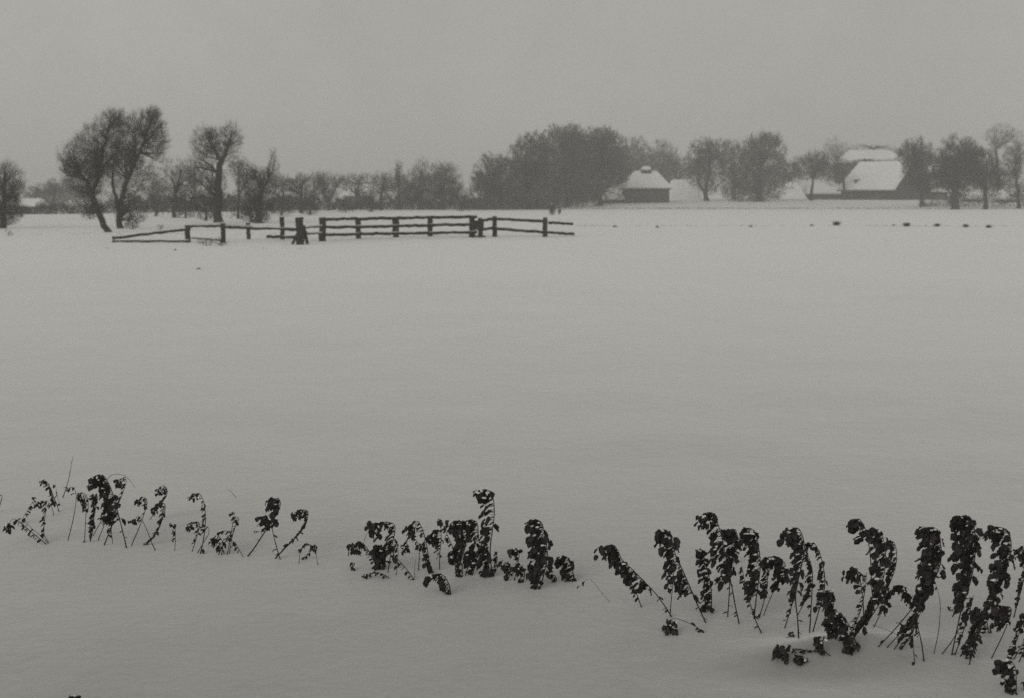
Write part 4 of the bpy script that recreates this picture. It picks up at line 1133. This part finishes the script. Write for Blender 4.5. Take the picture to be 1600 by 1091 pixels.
plant('thick shaggy column leaning right above a fan of slanted stems', [
    ([(1372, 1011), (1395, 987), (1418, 960), (1442, 930), (1460, 905), (1470, 878), (1470, 850), (1466, 830), (1458, 826), (1448, 832)], D_(t0=.42, W=37, n=90, tip=17, sr=1.1, low=5, snow=.12)),
    ([(1385, 1013), (1406, 990), (1428, 962), (1448, 930)], D_(t0=.4, W=12, n=10, sr=1.0)),
    ([(1397, 1015), (1416, 988), (1434, 958), (1450, 925)], D_(t0=.3, W=14, n=14, sr=1.0)),
    ([(1408, 1016), (1424, 990), (1438, 958), (1455, 918)], D_(t0=.15, W=10, n=10, sr=1.0)),
    ([(1429, 1037), (1427, 1008), (1427, 982), (1433, 960)], D_(t0=.5, W=10, n=9, sr=.8, low=2)),
    ([(1444, 1035), (1440, 1006), (1434, 978), (1430, 955)], D_(t0=.6, W=9, n=8, sr=1.2))], group=GR)
plant('single thin bowed stem between the two thickest columns', [([(1459, 1022), (1466, 990), (1469, 958), (1468, 935), (1462, 912)], D_(t0=.9, W=4, n=1, sr=.75))], group=GR)
plant('tallest and thickest dark column, standing on four straight stems', [
    ([(1487, 1024), (1495, 985), (1504, 945), (1516, 910), (1523, 875), (1524, 840), (1520, 816), (1511, 807), (1500, 812)], D_(t0=.34, W=37, n=105, tip=19, sr=1.2, snow=.12)),
    ([(1471, 1023), (1486, 1004), (1500, 980), (1512, 955), (1521, 935)], D_(t0=.6, W=10, n=5, sr=1.0)),
    ([(1492, 1024), (1504, 990), (1514, 960), (1521, 930)], D_(t0=.3, W=9, n=4, sr=1.1, low=1)),
    ([(1486, 956), (1485, 950)], D_(n=0, tip=8, sr=.4, first=False))], group=GR)
plant('leafy column with a long beaked top, nearest the right edge', [
    ([(1514, 1040), (1524, 1004), (1536, 968), (1552, 938), (1567, 908), (1577, 875), (1580, 848), (1574, 829), (1562, 825), (1549, 832)], D_(t0=.42, W=33, n=70, tip=16, sr=1.1, low=4, snow=.25)),
    ([(1500, 1026), (1513, 1008), (1524, 985), (1533, 962), (1528, 952)], D_(t0=.3, W=17, n=28, tip=17, sr=1.2)),
    ([(1508, 1030), (1518, 1008), (1526, 985)], D_(t0=.2, W=14, n=16, sr=1.1, side=1))], group=GR)
plant('plant with drooping dark tufts below the beaked column', [
    ([(1549, 1029), (1561, 1005), (1571, 983), (1580, 958), (1576, 948), (1562, 954)], D_(t0=.6, W=22, n=30, tip=18, sr=1.1)),
    ([(1579, 1030), (1587, 1005), (1596, 980), (1604, 955)], D_(t0=.2, W=15, n=12, sr=1.2, low=1)),
    ([(1584, 1031), (1594, 1012), (1606, 992)], D_(t0=.5, W=5, n=2, sr=1.0)),
    ([(1545, 990), (1541, 965), (1534, 952)], D_(t0=.1, W=16, n=16, tip=12, sr=.8, first=False))], group=GR)
plant('plant cut off by the right edge of the picture', [
    ([(1584, 965), (1590, 942), (1598, 912), (1604, 885), (1606, 862), (1600, 853), (1594, 862)], D_(t0=.25, W=13, n=20, tip=13, sr=1.1)),
    ([(1592, 1035), (1603, 1010), (1612, 985)], D_(t0=.4, W=10, n=6, sr=1.1))], group=GR)
plant('low hooked plant in the bottom right corner', [
    ([(1588, 1087), (1588, 1065), (1587, 1045), (1580, 1034), (1567, 1037)], D_(t0=.05, W=15, n=20, tip=22, sr=.8)),
    ([(1577, 1085), (1574, 1070), (1570, 1062)], D_(t0=.1, W=10, n=12, tip=13, sr=1.0, side=1)),
    ([(1598, 1080), (1602, 1068)], D_(n=0, tip=8, sr=.8))], group=GR)
plant('dark plant top just showing at the bottom edge, left corner', [([(128, 1112), (130, 1098), (126, 1090), (118, 1089)], D_(t0=.3, W=16, n=16, tip=14, sr=1.0)), ([(138, 1112), (142, 1096), (146, 1091)], D_(t0=.4, W=10, n=8, sr=.8))], group='withered plants at the bottom edge')
